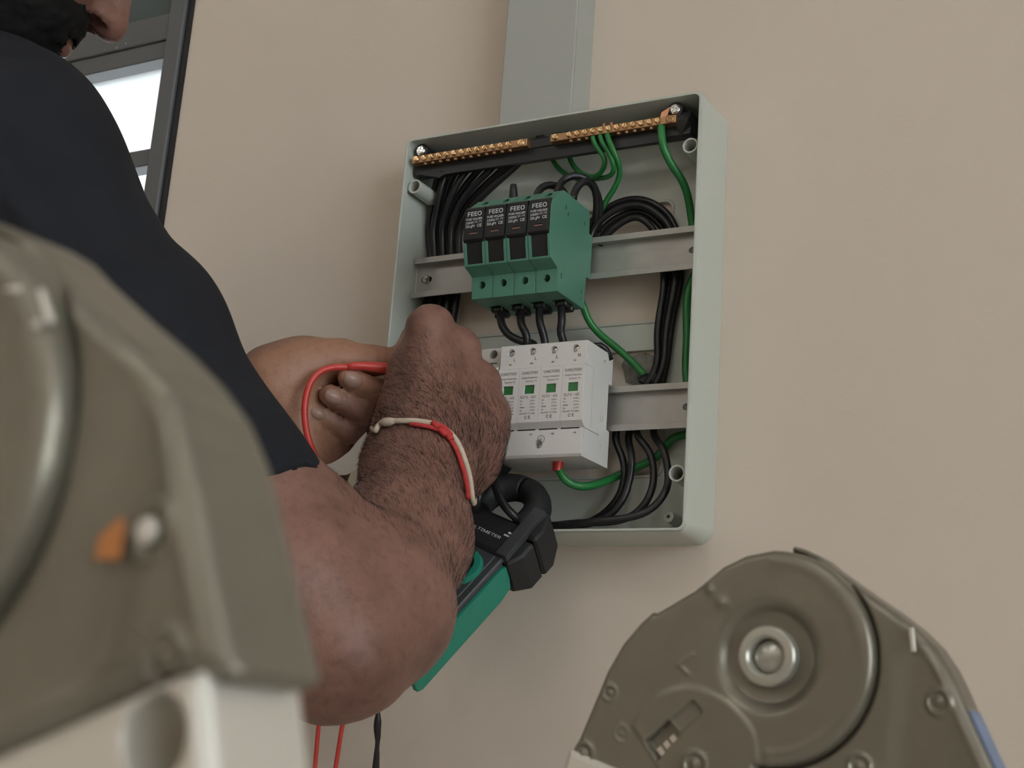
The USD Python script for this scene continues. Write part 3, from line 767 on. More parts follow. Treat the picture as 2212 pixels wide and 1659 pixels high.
def hinge(o, s, left):
    B = [(u * s, v * s) for u, v in B_OUT[:-1]] + [(.0828 * s - .002, -.0372 * s), (.0700 * s, -.0372 * s), (.0560 * s, -.0425 * s), (.0387 * s, -.0492 * s), (.018 * s, -.0580 * s), (-.012 * s, -.0720 * s), (-.030 * s, -.02 * s), (-.036 * s, .014 * s), (-.02 * s, .033 * s)]
    if not left:
        B = [(u * s, v * s) for u, v in B_OUT[:-1]] + [(.0905, -.058), (.0990, -.080), (.030, -.106), (-.008, -.075), (-.012, -.036), (-.030 * s, -.02 * s), (-.036 * s, .014 * s), (-.02 * s, .033 * s)]

    def relB(U, V, d):
        r = np.hypot(U, V)
        e = .0024 * sstep((RD * s + .0018 - r) / .0016)                                   # clearance round the disc
        e = e + .0022 * np.exp(-(seg_d(U, V, (.058 * s, .006 * s), (.046 * s, -.085 * s)) / (.0075 * s)) ** 2)     # pressed valley down the arm
        e = e - .0008 * np.exp(-((d + .0042) / .0011) ** 2) * sstep((r - RD * s - .010) / .012)          # bead along the edge
        for c, q in (((hpx(285, 1140, o), .0040), (hpx(318, 1428, o), .0042)) if left else ((hpx(2020, 1515, o), .0042), (hpx(1850, 1655, o), .0040))):
            e = e + rivet_h(U, V, c, q)
        return e
    arm = obj('hinge_arm', pressed_plate(B, o, .0035, LT, .0034, relB), M['hinge'], lad, smooth=True)
    A = [(u * s, v * s) for u, v in A_OUT] + disc_outline(RD * s, 88, -96, 56)[1:] + [(-.0052 * s, -.0480 * s), (-.0120 * s, -.0640 * s), (-.0365 * s, -.0795 * s)]
    if not left:
        sec = [hpx(px, py, o) for px, py in ((1371, 1568), (1390, 1537), (1426, 1505), (1456, 1491), (1487, 1485), (1515, 1489), (1543, 1500), (1572, 1516), (1598, 1540), (1617, 1562), (1630, 1585), (1637, 1620), (1640, 1665), (1640, 1700), (1560, 1735), (1458, 1735), (1418, 1640))]
        tab = [hpx(px, py, o) for px, py in ((1447, 1556), (1500, 1511), (1522, 1541), (1470, 1586))]
        slot = [hpx(px, py, o) for px, py in ((1396, 1602), (1447, 1554), (1472, 1588), (1423, 1644))]
        Lp = [hpx(px, py, o) for px, py in ((1499, 1414), (1469, 1436), (1489, 1457))]

    def relA(U, V, d):
        r = np.hypot(U, V)
        e = .0056 * sstep((.0232 * s - r) / (.0100 * s))                                   # the dish round the hub
        e = e - .0004 * np.exp(-((r - .0365 * s) / .0016) ** 2) * (U > 0)
        if not left:
            q = poly_sd(U, V, sec)
            e = e - .0009 * sstep(-q / .0010) - .0007 * np.exp(-(q / .0008) ** 2)
            q = poly_sd(U, V, tab)
            e = e + .0016 * sstep(-q / .0006)
            q = poly_sd(U, V, slot)
            e = e + .0050 * sstep(-q / .0004)
            e = e - .0008 * np.exp(-(np.minimum(seg_d(U, V, Lp[0], Lp[1]), seg_d(U, V, Lp[1], Lp[2])) / .0006) ** 2)
            for px, py, c, k in ((1320, 1497, .0030, .0010), (1262, 1630, .0046, .0012), (1505, 1652, .0046, .0012), (1345, 1585, .0030, .0006)):
                e = e + rivet_h(U, V, hpx(px, py, o), c, k)
            for px, py, c in ((1562, 1304, .0022), (1536, 1276, .0016)):
                u, v = hpx(px, py, o)
                e = e - .0014 * np.exp(-((U - u) ** 2 + (V - v) ** 2) / c ** 2)
        return e
    return arm, pressed_plate(A, o, -.0010, .0060, .0030, relA)


RIV = lambda u, v, o, r=.0034, w=0.0: lathe([(0, -.0005), (r, -.0005), (r * .95, .0006), (r * .6, .0012), (r * .55, .0010), (0, .0017)], hp(u, v, w, o), hp(u, v, w - 1, o), 20)

for o, s, left in ((HL, .945, True), (HR, 1.0, False)):
    arm, ap = hinge(o, s, left)
    disc = obj('hinge_disc', ap, M['hinge'], lad, smooth=True)
    hub = lathe([(.0066, 0), (.0117, 0), (.0117, .0052), (.0110, .0060), (.0080, .0062), (.0070, .0052), (.0066, .0040)], hp(0, 0, .0030, o), hp(0, 0, -1, o), 48)
    obj('hub_ring', hub, M['hub'], disc, smooth=35)
    obj('pivot', lathe([(0, 0), (.0066, 0), (.0062, .0022), (.0030, .0040), (0, .0043)], hp(0, 0, .0030, o), hp(0, 0, -1, o), 32), M['hub'], disc, smooth=40)
    if not left:
        for k, (px, py) in enumerate(((1424, 1622), (1438, 1610), (1452, 1597))):
            u, v = hpx(px, py, o)
            obj('lock_tooth', placed(MF.cube((.0024, .0034, .003), True).rotate((0, 0, 42)), LRM, hp(u, v, .0030, o)), M['steel'], disc, smooth=False)
        u, v = hpx(1966, 1380, o)
        obj('edge_slot', placed(bxw(-.0009, .0009, -.0044, .0044, 0, .0006).rotate((0, 0, 6)), LRM, hp(u, v, .0032, o)), M['stile'], arm, smooth=False)
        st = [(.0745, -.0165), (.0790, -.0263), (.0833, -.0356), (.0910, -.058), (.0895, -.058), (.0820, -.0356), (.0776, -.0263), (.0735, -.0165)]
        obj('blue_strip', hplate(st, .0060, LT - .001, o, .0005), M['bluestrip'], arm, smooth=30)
    if left:
        u, v = hpx(283, 1140, o)
        obj('rivet', lathe([(0, 0), (.0022, 0), (.0018, .0010), (0, .0014)], hp(u, v, .0034, o), hp(u, v, -1, o), 20), M['stile'], arm, smooth=40)
        u, v = hpx(198, 1155, o)
        stk = [hpx(px, py, o) for px, py in ((166, 1200), (176, 1150), (226, 1106), (230, 1140), (218, 1202))]
        obj('orange_sticker', hplate(stk, .0031, .0036, o, .0002), M['orange'], arm, smooth=False)
        for px, py, L, a in ((108, 665, .0030, 58), (36, 630, .0016, 5), (88, 705, .0006, 0)):
            u, v = hpx(px, py, o)
            obj('paint_chip', placed(MF.hull(MF.sphere(.0006, 10).translate((-L, 0, 0)) + MF.sphere(.0007, 10).translate((L, 0, 0))).rotate((0, 0, -a)), LRM, hp(u, v, -.0008, o)), M['stile'], disc)

# stiles and rungs
FOOT = 0.03
for side, (o, s) in enumerate(((HL, .945), (HR, 1.0))):
    for lr in (-1, 1):
        d = np.array([lr * LEAN, -1.0]); d /= np.linalg.norm(d)
        q = np.array([-d[1], d[0]]) * 1.0
        top = np.array([.0905 * s, -.0385 * s]) if lr > 0 else np.array([-.0915 * s, -.0470 * s])
        if lr < 0:
            q = -q
        hw = .061 if lr > 0 else .060
        L = (o[2] + top[1] - FOOT) / -d[1]
        t0 = top + d * 0.0
        if lr > 0 and side == 0:
            e = [hpx(px, py, o) for px, py in ((395, 1437), (350, 1449), (285, 1478), (200, 1517), (100, 1562), (0, 1607), (-260, 1722))]
            far = np.array(e[0])
            out = [tuple(far)] + e[1:] + [tuple(np.array(e[-1]) + d * (L - .03)), tuple(far + d * (L - .01))]
        elif lr < 0 and side == 1:
            e = [hpx(px, py, o) for px, py in ((1236, 1618), (1285, 1638), (1340, 1662))]
            b0, b1 = np.array(e[0]), np.array(e[2])
            w_ = (b1 - b0) / np.linalg.norm(b1 - b0)
            out = [tuple(b0), tuple(b0 + w_ * hw), tuple(b0 + w_ * hw + d * (L - .02)), tuple(b0 + d * L)]
        else:
            out = [tuple(t0), tuple(t0 - q * lr * hw), tuple(t0 - q * lr * hw + d * L), tuple(t0 + d * L)]
        w0, w1 = (.0030, LT + .0012) if lr > 0 else (-.0030, LT + .0012)
        st = hplate(out, w0, w1, o, .0018)
        if lr > 0 and side == 0:
            u, v = hpx(297, 1590, o)
            st = st - placed(MF.cylinder(.02, .0062, .0062, 32), LRM, hp(u, v, .0150, o))
        obj('stile', st, M['stile'], lad, smooth=35)
        c = (np.array(out[-1]) + np.array(out[-2])) / 2
        fp = hp(c[0], 0, .015, o); fp[2] = 0
        obj('foot', MF.hull(bxw(fp[0] - .045, fp[0] + .045, fp[1] - .02, fp[1] + .02, 0, .012) + bxw(fp[0] - .033 - lr * .006, fp[0] + .033 - lr * .006, fp[1] - .018, fp[1] + .018, .03, FOOT + .035)), M['rubber'], lad, smooth=30)
for lr in (-1, 1):
    d = np.array([lr * LEAN, -1.0]); d /= np.linalg.norm(d)
    top = np.array([lr * .062, -.045])
    for k in range(4):
        c = top + d * (.20 + .27 * k)
        a, b = hp(c[0], c[1], .030, HL), hp(c[0], c[1], -.002, HR)
        obj('rung', cyl(a, b, .014, .014, 24), M['stile'], lad)

# ================================================================ the clamp meter hanging out of the box
M['meter'] = mat('meter_black_plastic', (0.015, 0.0155, 0.017), 0.62, vary=0.08, edge=0.0008)
M['meter_grey'] = mat('meter_dark_grey_plastic', (0.050, 0.053, 0.058), 0.42, vary=0.06, edge=0.0008)
M['teal'] = mat('teal_rubber', (0.012, 0.225, 0.155), 0.5, vary=0.05, edge=0.0008)
M['lead'] = mat('red_lead_rubber', (0.60, 0.055, 0.045), 0.4, vary=0.06)
M['lcd'] = mat('grey_display', (0.22, 0.25, 0.21), 0.2)
mT, mB = at(1090, 1196, -.098), at(874, 1432, -.160)
mz = (mT - mB) / np.linalg.norm(mT - mB)
toc = EYE - (mT + mB) / 2
toc = toc - mz * (toc @ mz); toc /= np.linalg.norm(toc)
rp = np.cross(mz, toc); rp = -rp if rp @ AX[0] < 0 else rp        # to the right, across the view
ma = math.radians(37)
mxs = math.cos(ma) * rp + math.sin(ma) * toc                       # outward normal of the visible flank
mn = math.cos(ma) * toc - math.sin(ma) * rp                        # face normal
MLEN = float(np.linalg.norm(mT - mB))
MTH, MW = .036, .066
# local frame: x towards the flank, y = depth (minus = face), z up the body; origin: bottom end of the face/flank edge
MR = np.stack([mxs, -mn, mz], 1)
MO = mB + mxs * .0 
mloc = lambda mf: placed(mf, MR, MO)
met = thing('clamp_meter', 'black and teal clamp meter hanging from the cables below the forearm', 'clamp meter', mB)


def mbox(x0, x1, y0, y1, z0, z1, c=0.0):
    return bxw(x0, x1, y0, y1, z0, z1, c)


bodyo = MF.hull(mbox(-MW, 0, 0, MTH, .012, MLEN, .005) + mbox(-MW + .008, -.008, .004, MTH - .004, 0, .02, .004))
obj('body', mloc(bodyo), M['meter_grey'], met, smooth=30)
gl = CS([np.array([(.0075, .004), (.0085, .0015), (.013, -.0005), (MTH - .006, -.0005), (MTH - .0035, .004), (MTH - .0035, MLEN - .018), (MTH - .006, MLEN - .006), (.0105, MLEN - .0015), (.0085, MLEN - .0045), (.0075, MLEN - .009)])])
for sx in (0, 1):
    g = gl.extrude(.004).transform([[0, 0, 1, -.0018 if not sx else -MW - .0022], [1, 0, 0, 0], [0, 1, 0, 0]])
    obj('grip', mloc(g), M['teal'], met, smooth=30)
obj('edge_strip', mloc(mbox(-.006, .0012, .0005, .0050, .004, MLEN + .01, .001)), M['meter_grey'], met)
# collar and hand guard at the top, trigger on the flank
col = MF.hull(mbox(-MW - .002, .004, -.002, MTH + .003, MLEN - .004, MLEN + .014, .003) + mbox(-MW + .006, .001, .001, MTH, MLEN + .010, MLEN + .030, .003))
obj('collar', mloc(col), M['meter'], met, smooth=30)
obj('collar_ridge', mloc(hullp([(-.004, -.0035, MLEN - .004), (.005, -.0035, MLEN - .004), (-.004, .002, MLEN - .004), (.005, .002, MLEN - .004), (-.008, -.001, MLEN + .046), (.002, -.001, MLEN + .046), (-.008, .005, MLEN + .046), (.002, .005, MLEN + .046)])), M['meter_grey'], met)
trig = MF.hull(mbox(-.002, .006, .004, MTH, MLEN - .004, MLEN + .012, .002) + mbox(-.002, .011, .003, MTH + .003, MLEN + .004, MLEN + .020, .002))
trig = trig + MF.hull(mbox(-.004, .0105, .002, MTH + .005, MLEN + .0212, MLEN + .034, .002) + mbox(-.012, .004, .004, MTH + .002, MLEN + .036, MLEN + .049, .002))
obj('trigger', mloc(trig), M['meter'], met, smooth=30)
# jaws: two curved arms that meet at the far end
jc = MR.T @ (at(1096, 1101, -.064) - MO)
for sx in (-1, 1):
    pts = []
    for t in np.linspace(-150 if sx < 0 else -30, 88 if sx > 0 else -268, 22):
        a = math.radians(t)
        pts.append(jc + np.array([.0232 * math.cos(a), 0, .0225 * math.sin(a)]))
    v, f = tube(pts, [.0096, .0104, .0104, .0100, .0094], 16, raw=True)
    v = np.array(v); v[:, 1] = jc[1] + (v[:, 1] - jc[1]) * 1.15
    obj('jaw', (v @ MR.T + MO, f), M['meter'], met, smooth=True)
# dial and its teal ring, display, print
dc = np.array([-.0205, 0, MLEN - .025])
ring = MF.cylinder(.0042, .0165, .0155, 48) - MF.cylinder(.02, .0105, .0105, 48).translate((0, 0, -.005))
flip = np.array([[1, 0, 0], [0, 0, -1], [0, 1, 0]], float)
obj('dial_ring', placed(ring, MR @ flip, MO + MR @ dc), M['teal'], met, smooth=30)
knob = MF.cylinder(.0030, .0104, .0100, 40) + MF.cube((.0185, .0045, .005), True).translate((0, 0, .0045))
dk = obj('dial', placed(knob, MR @ flip, MO + MR @ dc), M['meter'], met, smooth=30)
obj('display', mloc(mbox(-MW + .008, -.010, -.0006, .002, .016, .052, .0004)), M['lcd'], met, smooth=False)


def mtext(s, x, z, h, w=None, bold=False):
    m = meshkit.text_mesh(s, h, .00015, bold)
    v = np.array(m.vertices)
    if w:
        v[:, 0] *= w / (v[:, 0].max() - v[:, 0].min())
    q = np.stack([x + v[:, 0], -v[:, 2] - .0021, z + v[:, 1]], 1)
    return q @ MR.T + MO, np.array(m.faces)


obj('printing', [mtext('MULTIMETER', -.0430, MLEN + .0080, .0024, .032), ], M['ink_white'], met, smooth=False)
obj('printing', [(mtext('OFF', -.012, MLEN - .047, .0022)[0] + (-mn) * .0 , mtext('OFF', -.012, MLEN - .047, .0022)[1])], M['ink_white'], met, smooth=False)
obj('rating_mark', mloc(mbox(-.0105, -.0050, -.0019, -.0012, MLEN + .0125, MLEN + .0140) + mbox(-.0090, -.0040, -.0019, -.0012, MLEN + .0155, MLEN + .0170)), M['ink_white'], met, smooth=False)

# ================================================================ test leads
lp = [(838, 795, 1.012), (790, 793, 1.008), (740, 793, 1.004), (705, 797, 1.000), (680, 813, .996), (664, 845, .992), (658, 885, .989), (662, 930, .988), (673, 968, .988), (690, 1005, .990)]
tl = thing('test_lead', 'bright red test lead with its probe pinched in the left hand', 'test lead', cam(690, 1005, .99))
P = [cam(*p) for p in lp]
obj('cord', tube(P[1:] + [cam(704, 1060, .978), cam(716, 1150, .970), cam(735, 1300, .985), cam(738, 1420, 1.01)], .0024, 12), M['lead'], tl, smooth=True)
obj('probe', tube([cam(752, 792, 1.004), cam(775, 790, 1.006), cam(800, 792, 1.009), cam(832, 795, 1.012), cam(875, 796, 1.018), cam(935, 796, 1.026)], [.0026, .0032, .0040, .0044, .0042, .0036], 16), M['lead'], tl, smooth=True)
obj('probe_tip', cyl(cam(935, 796, 1.026), cam(985, 797, 1.033), .0011, .0008, 10), M['steel'], tl)
for k, (a, b, c_) in enumerate((((700, 1480, 1.06), (688, 1570, 1.06), (678, 1680, 1.06)), ((757, 1480, 1.06), (739, 1570, 1.06), (721, 1680, 1.06)))):
    A, B, C_ = cam(*a), cam(*b), cam(*c_)
    floor_pt = C_ + np.array([-.01, -.02 - .03 * k, -.25])
    wire('red_lead', [A + [.002, 0, .02], A, B, C_, floor_pt, np.array([floor_pt[0] - .01, floor_pt[1] - .02, .30]), np.array([floor_pt[0] - .03, floor_pt[1] - .05 - .02 * k, .010]), np.array([floor_pt[0] - .22, floor_pt[1] - .18 - .05 * k, .004])], .0017, M['lead'],
         ('left of the two thin red leads hanging below the elbow', 'right of the two thin red leads hanging below the elbow')[k], cat='test lead')
bp_ = thing('black_probe', 'black test probe hanging on its cord to the right of the red leads', 'test lead', cam(815, 1600, 1.06))
obj('handle', tube([cam(817, 1529, 1.06), cam(817, 1534, 1.06), cam(816.5, 1543, 1.06), cam(816, 1556, 1.06), cam(815.5, 1566, 1.06), cam(815, 1574, 1.06), cam(816, 1592, 1.06), cam(815, 1610, 1.06), cam(813, 1640, 1.06), cam(811, 1670, 1.06), cam(808, 1710, 1.06)],
                   [.0006, .0019, .0029, .0030, .0024, .0015, .0022, .0026, .0030, .0031, .0028], 14), M['cable'], bp_, smooth=True)
e = cam(808, 1710, 1.06)
obj('cord', tube([e + [0, 0, .003], e + [0, 0, -.03], np.array([e[0] - .01, e[1] - .02, .5]), np.array([e[0] - .03, e[1] - .05, .012]), np.array([e[0] - .20, e[1] - .22, .004])], .0018, 10), M['cable'], bp_, smooth=True)

# ================================================================ the electrician
# a body as one surface: rounded bones blended smoothly, meshed by surface nets
def ss_mesh(groups, h, disp=None, clip=None, block=16):
    """groups: list of (bones, blend, join); a bone is ('c', a, b, ra, rb), ('e', centre, radii, frame) or ('-', centre, radii, frame, blend), cut out.
    disp(p) is added to the distance, clip(p) cuts (keeps where negative)."""
    bones = []
    for gi, (bs, k, kj) in enumerate(groups):
        for b in bs:
            if b[0] == 'c':
                a, c = np.asarray(b[1], float), np.asarray(b[2], float)
                lo, hi = np.minimum(a, c) - max(b[3], b[4]), np.maximum(a, c) + max(b[3], b[4])
            else:
                a = np.asarray(b[1], float); R = max(b[2])
                lo, hi = a - R, a + R
            bones.append((gi, b, lo, hi))
    LO = np.min([b[2] for b in bones if b[1][0] != '-'], axis=0) - 4 * h
    HI = np.max([b[3] for b in bones if b[1][0] != '-'], axis=0) + 4 * h
    nb = np.ceil((HI - LO) / (h * block)).astype(int)

    def dist(p, c, rad):
        vals, cuts = {}, []
        for gi, b, lo, hi in bones:
            q = np.maximum(np.maximum(lo - c, c - hi), 0)
            if q @ q > (rad + .045) ** 2:
                continue
            if b[0] == 'c':
                a, e = np.asarray(b[1], float), np.asarray(b[2], float)
                ab = e - a
                t = np.clip(((p - a) @ ab) / (ab @ ab), 0, 1)
                d = np.linalg.norm(p - a - t[:, None] * ab, axis=1) - (b[3] + t * (b[4] - b[3]))
            else:
                x = p - np.asarray(b[1], float)
                if b[3] is not None:
                    x = x @ b[3]
                r = np.asarray(b[2], float)
                k0 = np.linalg.norm(x / r, axis=1); k1 = np.linalg.norm(x / (r * r), axis=1)
                d = np.where(k1 > 1e-9, k0 * (k0 - 1) / np.maximum(k1, 1e-9), -r.min())
            if b[0] == '-':
                cuts.append((d, b[4])); continue
            k = groups[gi][1]
            if gi in vals:
                o = vals[gi]
                hh = np.clip(.5 + .5 * (o - d) / k, 0, 1)
                vals[gi] = o + (d - o) * hh - k * hh * (1 - hh)
            else:
                vals[gi] = d
        out = None
        for gi in sorted(vals):
            if out is None:
                out = vals[gi]
            else:
                k = groups[gi][2]; d = vals[gi]
                hh = np.clip(.5 + .5 * (out - d) / k, 0, 1)
                out = out + (d - out) * hh - k * hh * (1 - hh)
        if out is None:
            return np.full(len(p), .2)
        for d, k in cuts:
            hh = np.clip(.5 - .5 * (out + d) / k, 0, 1)
            out = out + (-d - out) * hh + k * hh * (1 - hh)
        if disp is not None:
            out = out + disp(p)
        if clip is not None:
            out = np.maximum(out, clip(p))
        return out

    rad = h * block * .5 * 1.7321
    g = np.arange(block + 1)
    G = np.stack(np.meshgrid(g, g, g, indexing='ij'), -1).reshape(-1, 3)
    ids, pos, edges = [], [], []
    n1 = block + 1
    dims = nb * block + 2
    key = lambda c: (c[:, 0].astype(np.int64) * dims[1] + c[:, 1]) * dims[2] + c[:, 2]
    for bi in np.ndindex(*nb):
        o = np.array(bi) * block
        c = LO + (o + block / 2) * h
        if abs(dist(c[None], c, rad)[0]) > rad * 1.35 + .02:
            continue
        P = LO + (o + G) * h
        s = dist(P, c, rad)
        if s.min() > 0 or s.max() < 0:
            continue
        S = s.reshape(n1, n1, n1)
        acc = np.zeros((block, block, block, 3)); cnt = np.zeros((block, block, block))
        cc = np.stack(np.meshgrid(*[np.arange(block)] * 3, indexing='ij'), -1)
        for ax in range(3):
            u, v = (ax + 1) % 3, (ax + 2) % 3
            A = np.take(S, range(block), ax); B = np.take(S, range(1, n1), ax)
            cross = (A < 0) != (B < 0)
            t = np.where(cross, A / np.where(cross, A - B, 1), 0)
            for du in (0, 1):
                for dv in (0, 1):
                    sl = [slice(None)] * 3
                    sl[u] = slice(du, du + block); sl[v] = slice(dv, dv + block)
                    m = cross[tuple(sl)]
                    off = np.zeros((block, block, block, 3))
                    off[..., ax] = t[tuple(sl)]; off[..., u] = du; off[..., v] = dv
                    acc += np.where(m[..., None], off, 0); cnt += m
            sl = [slice(None)] * 3
            sl[u] = slice(0, block); sl[v] = slice(0, block)
            w = np.argwhere(cross[tuple(sl)])
            if len(w):
                sign = A[tuple(sl)][tuple(w.T)] < 0
                edges.append((ax, w + o, sign))
        m = cnt > 0
        ids.append(key(cc[m] + o)); pos.append(LO + (cc[m] + o + acc[m] / cnt[m][:, None]) * h)
    ids, pos = np.concatenate(ids), np.vstack(pos)
    order = np.argsort(ids); ids, pos = ids[order], pos[order]
    F = []
    for ax, w, sign in edges:
        u, v = (ax + 1) % 3, (ax + 2) % 3
        q = []
        for du, dv in ((-1, -1), (0, -1), (0, 0), (-1, 0)):
            cidx = w.copy(); cidx[:, u] += du; cidx[:, v] += dv
            kk = key(cidx); j = np.searchsorted(ids, kk); j = np.minimum(j, len(ids) - 1)
            q.append(np.where(ids[j] == kk, j, -1))
        q = np.stack(q, 1)
        ok = (q >= 0).all(1)
        q, sg = q[ok], sign[ok]
        q[~sg] = q[~sg][:, ::-1]
        F += [q[:, [0, 1, 2]], q[:, [0, 2, 3]]]
    F = np.vstack(F)
    for _ in range(2):                                           # a light relaxation
        nbv = np.zeros_like(pos); nn = np.zeros(len(pos))
        for a, b in ((0, 1), (1, 2), (2, 0)):
            np.add.at(nbv, F[:, a], pos[F[:, b]]); np.add.at(nn, F[:, a], 1)
        pos = pos + .45 * (nbv / np.maximum(nn, 1)[:, None] - pos)
    return pos, F


def C(a, b, ra, rb=None):
    return ('c', a, b, ra, ra if rb is None else rb)


def chain(pts, rs):
    return [C(pts[i], pts[i + 1], rs[i], rs[i + 1]) for i in range(len(pts) - 1)]


# ---- materials
def skin_mat(name, c, blot):
    c = np.array(c)
    N = {'tc': ('texture_coordinate', {}), 'n': ('noise_texture', {'scale': 34.0, 'detail': 6.0, 'roughness': 0.65}),
         'r': ('rgb_ramp', {'ramp': [(0.30, tuple(c * (1 - blot))), (0.52, tuple(c)), (0.74, tuple(c * (1 + blot * .55)))]}),
         'n2': ('noise_texture', {'scale': 190.0, 'detail': 3.0}), 'r2': ('rgb_ramp', {'ramp': [(0.30, (.72, .68, .66)), (0.5, (1, 1, 1))]}),
         'mx': ('mix', {'mix_type': 'multiply', 'fac': 0.55}), 'pa': ('attribute', {'attribute': 'palm'}), 'pm': ('mix', {'color2': (0.36, 0.185, 0.115)}),
         'b': ('bump', {'strength': 0.22, 'distance': 0.0015}), 'n3': ('noise_texture', {'scale': 520.0, 'detail': 2.0}),
         'p': ('principled_bsdf', {'roughness': 0.48, 'subsurface_weight': 0.06, 'subsurface_scale': 0.004, 'specular_ior_level': 0.42})}
    L = [('tc.object', 'n.vector'), ('tc.object', 'n2.vector'), ('tc.object', 'n3.vector'), ('n.fac', 'r.fac'), ('n2.fac', 'r2.fac'), ('pa.fac', 'pm.fac'), ('r.color', 'pm.color1'), ('pm.color', 'mx.color1'), ('r2.color', 'mx.color2'),
         ('mx.color', 'p.base_color'), ('n3.fac', 'b.height'), ('b.normal', 'p.normal')]
    return usdkit.material(stage, '/World/Looks/' + name, N, L, surface='p.BSDF')


M['skin'] = skin_mat('brown_skin', (0.218, 0.110, 0.085), 0.30)
M['nail'] = mat('fingernail', (0.36, 0.225, 0.18), 0.32, vary=0.05)
M['hair'] = mat('black_hair', (0.010, 0.0095, 0.0095), 0.9, vary=0.2, specular_ior_level=0.15)
M['lipskin'] = mat('lip_skin', (0.20, 0.095, 0.08), 0.25, vary=0.1)
M['shirt'] = mat('navy_black_shirt_cloth', (0.0125, 0.0138, 0.0185), 0.85, vary=0.12, scale=30.0, bump=0.15, bscale=900.0, specular_ior_level=0.25)
M['trousers'] = mat('dark_trousers_cloth', (0.03, 0.032, 0.04), 0.85, vary=0.1, scale=30.0)
M['shoe'] = mat('black_shoe_leather', (0.012, 0.012, 0.012), 0.4)
M['cream'] = mat('cream_thread', (0.55, 0.46, 0.36), 0.8, vary=0.15, scale=300.0)
M['redthread'] = mat('red_thread', (0.50, 0.04, 0.04), 0.8, vary=0.15, scale=300.0)
M['whitecloth'] = mat('white_cloth', (0.74, 0.71, 0.65), 0.85, vary=0.06, scale=60.0, bump=0.3, bscale=500.0)

# ---- right arm (nearest to the camera)
RS, RE = cam(20, 350, .88), cam(735, 1398, .748)
UP1 = cam(470, 1035, .800)
RW = cam(912, 1008, .945)
rarm = chain([RS, UP1, cam(521, 1112, .793), cam(640, 1290, .765), RE], [.044, .0440, .0452, .0480, .035]) + [C(cam(690, 1140, .800), cam(745, 1220, .800), .026, .034)]
fore = chain([RE, cam(806, 1318, .785), cam(872, 1170, .865), RW, cam(925, 955, .965)], [.0325, .0410, .0385, .0365, .0345])
fore.append(C(cam(697, 1470, .745), cam(757, 1425, .75), .018, .025))            # point of the elbow
RB = cam(930, 940, .968)
K1, K2, K3, K4 = cam(930, 708, 1.000), cam(988, 755, 1.010), cam(1035, 830, 1.006), cam(1056, 893, .998)
rhand = [C(RB, K1, .030, .0150), C(cam(950, 935, .970), K2, .027, .0148), C(cam(975, 950, .972), K3, .026, .0145), C(cam(1000, 965, .972), K4, .025, .0140),
         C(cam(1015, 985, .968), cam(1050, 930, .985), .020, .017), C(RB, cam(1010, 985, .965), .030, .024)]
rth = chain([cam(862, 930, .970), cam(888, 800, 1.000), cam(905, 735, 1.045), cam(920, 745, 1.075)], [.0185, .0165, .0125, .0095])
_df = AX[2]


def finger(k, p, m, t, rs):
    return chain([k, p, m, t], rs)


rf = [finger(K1, cam(925, 690, 1.040), cam(935, 725, 1.068), cam(945, 765, 1.062), [.0138, .0105, .0095, .0080]),
      finger(K2, cam(985, 745, 1.050), cam(980, 790, 1.074), cam(972, 830, 1.066), [.0140, .0108, .0098, .0082]),
      finger(K3, cam(1030, 820, 1.046), cam(1020, 865, 1.068), cam(1005, 895, 1.058), [.0136, .0104, .0094, .0080]),
      finger(K4, cam(1052, 895, 1.030), cam(1040, 935, 1.048), cam(1025, 955, 1.040), [.0126, .0092, .0084, .0072])]
knuckles = [('e', K1 - _df * .004, (.0165, .0165, .0165), None), ('e', K2 - _df * .004, (.0155, .0155, .0155), None), ('e', K3 - _df * .004, (.0150, .0150, .0150), None), ('e', K4 - _df * .003, (.0145, .0145, .0145), None)]

# ---- left arm, its hand open towards the camera round the probe
LS, LE = W(-.500, -.225, -.010), W(-.385, -.255, -.290)
LW = cam(650, 1000, 1.040)
larm = chain([LS, (LS + LE) / 2 + np.array([0, 0, 0]), LE], [.055, .047, .037]) + chain([LE, LE + (LW - LE) * .3, LE + (LW - LE) * .7, LW], [.035, .040, .033, .029])
lpalm = [C(LW, cam(602, 828, 1.030), .029, .0285), C(LW, cam(700, 880, 1.062), .028, .022), C(cam(602, 828, 1.030), cam(660, 788, 1.030), .0285, .0205), C(cam(620, 900, 1.040), cam(780, 850, 1.085), .026, .018), C(LW, cam(760, 940, 1.075), .028, .017), C(cam(625, 880, 1.035), LW, .024, .026)]
lth = chain([cam(650, 795, 1.030), cam(735, 771, 1.030), cam(800, 779, 1.034), cam(868, 783, 1.040)], [.0190, .0128, .0108, .0088])
lf = [chain([cam(800, 815, 1.085), cam(868, 850, 1.052), cam(815, 846, 1.022), cam(752, 815, 1.010)], [.0120, .0096, .0089, .0080]),
      chain([cam(795, 860, 1.085), cam(850, 905, 1.050), cam(785, 890, 1.022), cam(712, 853, 1.012)], [.0120, .0096, .0089, .0080]),
      chain([cam(785, 905, 1.080), cam(820, 950, 1.050), cam(755, 932, 1.026), cam(680, 890, 1.018)], [.0118, .0094, .0086, .0076]),
      chain([cam(765, 945, 1.075), cam(775, 985, 1.052), cam(725, 968, 1.034), cam(670, 938, 1.028)], [.0112, .0092, .0084, .0072])]

